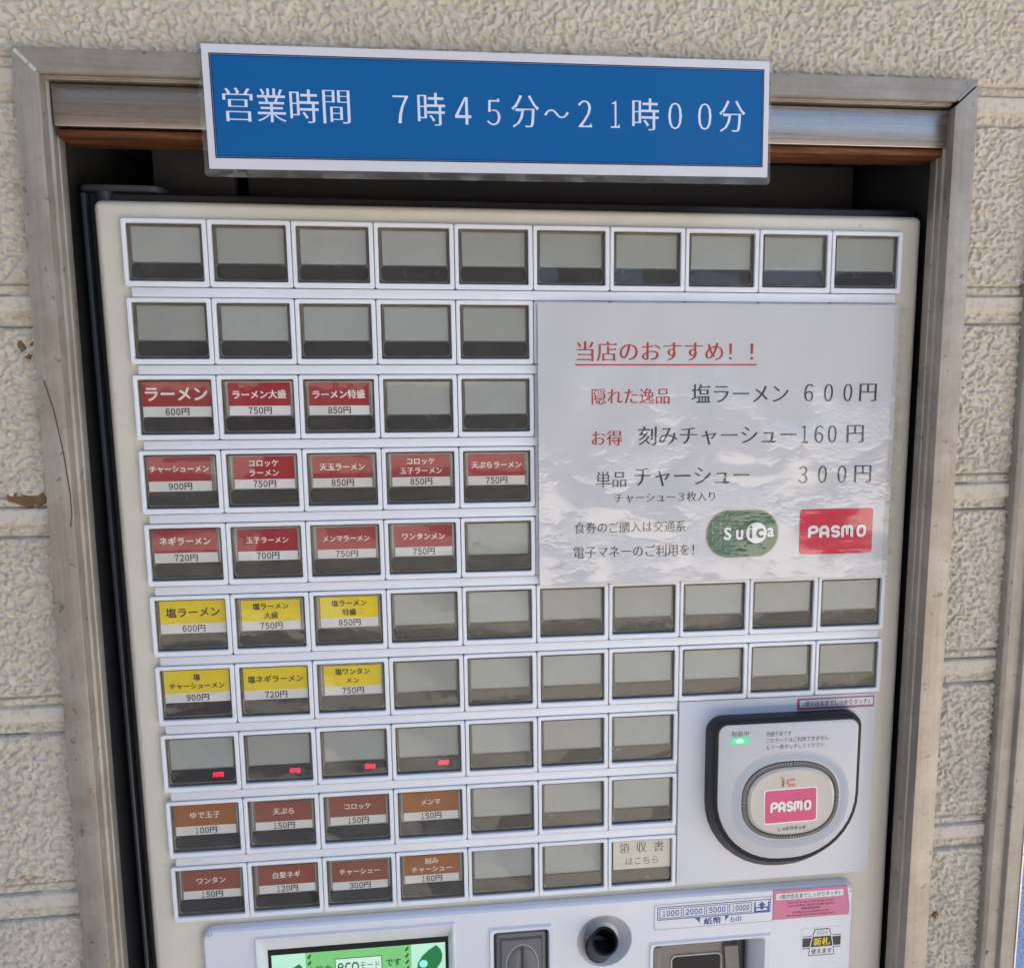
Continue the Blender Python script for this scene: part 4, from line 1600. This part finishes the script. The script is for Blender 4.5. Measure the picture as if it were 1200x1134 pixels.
def sheet(bm, u0, u1, v0, v1, d, step, mi=0, thick=0.0):
    nu, nv = int((u1 - u0) / step) + 1, int((v1 - v0) / step) + 1
    g = [[bm.verts.new(W(u0 + (u1 - u0) * i / nu, v0 + (v1 - v0) * j / nv,
                         d + pw(u0 + (u1 - u0) * i / nu, v0 + (v1 - v0) * j / nv))) for i in range(nu + 1)] for j in range(nv + 1)]
    for j in range(nv):
        for i in range(nu):
            f = bm.faces.new((g[j][i], g[j][i + 1], g[j + 1][i + 1], g[j + 1][i]))
            f.smooth = True
            f.material_index = mi


PDD = 0.06
bm = new()
sheet(bm, PU0, PU1, PV0, PV1, PDD, 0.06)
sheet(bm, PU0, PU1, PV0, PV1, PDD - 0.012, 0.12)
obj('printed_sheet', bm, 'poster', po)
bm = new()
sheet(bm, PU0 - 0.012, PU1 + 0.075, PV0 - 0.005, PV1 + 0.03, PDD - 0.006, 0.12)
obj('laminate_margin', bm, 'film', po)
bm = new()
TD = PDD + 0.004
text(bm, '当店のおすすめ！！', 5.55, 7.93, 1.455, 1.71, TD, 'serif', 0, hfun=pw)
rect_ = [(5.53, 1.748), (7.98, 1.738), (7.98, 1.758), (5.53, 1.768)]
for k in range(20):
    a0, a1 = 5.53 + 2.45 * k / 20, 5.53 + 2.45 * (k + 1) / 20
    bm.faces.new([bm.verts.new(W(u, v, TD + pw(u, v))) for u, v in ((a0, 1.748), (a1, 1.748), (a1, 1.766), (a0, 1.766))])
text(bm, '隠れた逸品', 5.75, 6.80, 2.06, 2.27, TD, 'serif', 0, hfun=pw)
text(bm, 'お得', 5.75, 6.16, 2.613, 2.81, TD, 'serif', 0, hfun=pw)
obj('red_lettering', bm, 'p_red', po)
bm = new()
text(bm, '塩ラーメン', 7.095, 8.44, 2.01, 2.255, TD, 'serif', 0, hfun=pw)
text(bm, '刻みチャーシュー', 6.38, 8.57, 2.56, 2.815, TD, 'serif', 0, hfun=pw)
text(bm, '単品', 5.805, 6.22, 3.155, 3.362, TD, 'serif', 0, hfun=pw)
text(bm, 'チャーシュー', 6.325, 7.925, 3.115, 3.365, TD, 'serif', 0, hfun=pw)
for (u0, us, v, s_) in ((8.66, (0.0, 0.28, 0.56, 0.79), 2.13, '600円'), (8.635, (0.0, 0.19, 0.385, 0.66), 2.69, '160円'), (8.62, (0.0, 0.28, 0.56, 0.80), 3.24, '300円')):
    for k, ch in enumerate(s_):
        ch = {'0': '０', '1': '１', '3': '３', '6': '６'}.get(ch, ch)
        w_ = 0.13 if ch != '円' else 0.245
        if ch == '１':
            w_ = 0.095
        text(bm, ch, u0 + us[k], u0 + us[k] + w_, v - 0.118, v + 0.118, TD, 'serif', 0, hfun=pw)
text(bm, 'チャーシュー３枚入り', 6.06, 7.45, 3.447, 3.577, TD, 'serif', 0, hfun=pw)
text(bm, '食券のご購入は交通系', 5.515, 7.04, 3.832, 3.985, TD, 'serif', 0, hfun=pw)
text(bm, '電子マネーのご利用を！', 5.505, 7.17, 4.158, 4.322, TD, 'serif', 0, hfun=pw)
obj('dark_lettering', bm, 'p_dark', po)


def wpoly(bm, pts, d, mi):
    dense = []
    for a, c in zip(pts, pts[1:] + pts[:1]):
        k = max(1, int(math.hypot(c[0] - a[0], c[1] - a[1]) / 0.05))
        dense += [(a[0] + (c[0] - a[0]) * i / k, a[1] + (c[1] - a[1]) * i / k) for i in range(k)]
    pts = dense
    cu, cv = sum(p[0] for p in pts) / len(pts), sum(p[1] for p in pts) / len(pts)
    rs = [[bm.verts.new(W(u, v, d + pw(u, v))) for u, v in scaled(pts, k, cu, cv)] for k in (1, 0.8, 0.6, 0.4, 0.2)]
    n = len(pts)
    for a, c in zip(rs, rs[1:]):
        for i in range(n):
            bm.faces.new((a[i], a[(i + 1) % n], c[(i + 1) % n], c[i])).material_index = mi
    bm.faces.new(rs[-1]).material_index = mi


bm = new()
wpoly(bm, rrect(7.335, 8.36, 3.715, 4.365, 0.31, 10), TD + 0.002, 1)
wpoly(bm, rrect(7.355, 8.34, 3.735, 4.345, 0.29, 10), TD + 0.004, 0)
for x in (7.42, 7.53):
    for k in range(4):
        y = 3.86 + k * 0.11
        stroke(bm, [(x, y), (x + 0.004, y + 0.06)], 0.018, TD + 0.006, 1, hfun=pw)
wpoly(bm, sup(8.045, 4.03, 0.145, 0.145, 2, 28), TD + 0.006, 2)
text(bm, 'S', 7.585, 7.69, 3.945, 4.12, TD + 0.008, 'heavy', 2, hfun=pw)
text(bm, 'u', 7.755, 7.855, 3.985, 4.12, TD + 0.008, 'heavy', 2, hfun=pw)
text(bm, 'i', 7.945, 7.985, 3.93, 4.10, TD + 0.009, 'bold', 0, hfun=pw)
text(bm, 'c', 8.04, 8.145, 3.97, 4.10, TD + 0.009, 'bold', 0, hfun=pw)
text(bm, 'a', 8.195, 8.295, 3.96, 4.09, TD + 0.008, 'heavy', 2, hfun=pw)
obj('green_logo', bm, ['p_green', 'p_gold', 'p_white'], po)
bm = new()
wpoly(bm, rrect(8.668, 9.725, 3.72, 4.35, 0.045, 4), TD + 0.002, 0)
rounded_word(bm, 8.785, 9.625, 3.945, 4.12, TD + 0.005, 1, hfun=pw)
obj('crimson_logo', bm, ['p_crimson', 'p_white'], po)
bm = new()
sheet(bm, 9.90, 10.11, 1.0, 2.2, PDD + 0.008, 0.1)
sheet(bm, 9.90, 10.10, 2.25, 3.55, PDD + 0.009, 0.1)
sheet(bm, 9.89, 10.06, 3.6, 4.66, PDD + 0.008, 0.1)
obj('clear_tape', bm, 'tape', po)

# ------------------------------------------------------------------ opening hours sign
sg = thing('hours_sign', 'blue laminated opening hours sign fixed across the header rail', 'sign', W(4.54, -0.42, 0.52))
SA = math.radians(-0.55)
SC = (4.545, -1.155)


def srect(w_, h_, cu, cv, r=0.03):
    return rot(rrect(cu - w_ / 2, cu + w_ / 2, cv - h_ / 2, cv + h_ / 2, r, 4), *SC, SA)


bm = new()
loft(bm, [(srect(6.76, 1.46, 4.535, -1.125, 0.05), 0.512), (srect(6.76, 1.46, 4.535, -1.125, 0.05), 0.520)], cap_back=True)
obj('clear_film', bm, 'film', sg)
bm = new()
loft(bm, [(srect(6.665, 1.345, 4.545, -1.153, 0.008), 0.522), (srect(6.665, 1.345, 4.545, -1.153, 0.008), 0.530)], cap_back=True)
obj('white_card', bm, 's_white', sg)
bm = new()
a_, b_ = srect(6.525, 1.135, 4.552, -1.165, 0.004), srect(6.50, 1.11, 4.552, -1.165, 0.004)
ring(bm, a_, b_, 0.5325, 1)
poly(bm, srect(6.495, 1.105, 4.552, -1.165, 0.004), 0.5318, 0)
c_, d_ = srect(6.475, 1.085, 4.552, -1.165, 0.004), srect(6.465, 1.075, 4.552, -1.165, 0.004)
ring(bm, c_, d_, 0.5335, 1)
obj('blue_field', bm, ['s_blue', 's_line'], sg)
bm = new()


def stext(ch, u0, u1, vt, vb):
    cu, cv = (u0 + u1) / 2, (vt + vb) / 2
    (cu2, cv2), = rot([(cu, cv)], *SC, SA)
    text(bm, ch, cu2 - (u1 - u0) / 2, cu2 + (u1 - u0) / 2, cv2 - (vb - vt) / 2, cv2 + (vb - vt) / 2, 0.5345, 'sign', 0, ang=SA)


y0 = -1.0
for ch, u0, u1 in (('営', 1.41, 1.745), ('業', 1.785, 2.115), ('時', 2.155, 2.48), ('間', 2.525, 2.835)):
    stext(ch, u0, u1, y0 - 0.365, y0)
obj('title_lettering', bm, 's_text', sg)
bm = new()
for ch, u0, u1 in (('7', 3.325, 3.505), ('時', 3.61, 3.93), ('4', 4.045, 4.235), ('5', 4.42, 4.58), ('分', 4.71, 5.04), ('2', 5.51, 5.68),
                   ('1', 5.91, 6.02), ('時', 6.17, 6.50), ('0', 6.615, 6.785), ('0', 6.985, 7.155), ('分', 7.25, 7.58)):
    big = ch in '時分'
    stext({'7': '７', '4': '４', '5': '５', '2': '２', '1': '１', '0': '０'}.get(ch, ch), u0, u1, y0 - (0.365 if big else 0.325), y0 + (0.0 if big else -0.02))
stext('～', 5.10, 5.40, y0 - 0.215, y0 - 0.115)
obj('hours_lettering', bm, 's_text', sg)

# a stray hair on the left jamb
bm = new()
hp = [(-0.80, 1.95), (-0.72, 2.3), (-0.655, 2.8), (-0.62, 3.3), (-0.625, 3.55), (-0.65, 3.68)]
stroke(bm, hp, 0.012, 0.506)
hr = obj('stray_hair', bm, 'hair', None, W(-0.7, 3.68, 0.5))
hr['label'] = 'thin dark hair stuck on the left steel jamb'
hr['category'] = 'hair'
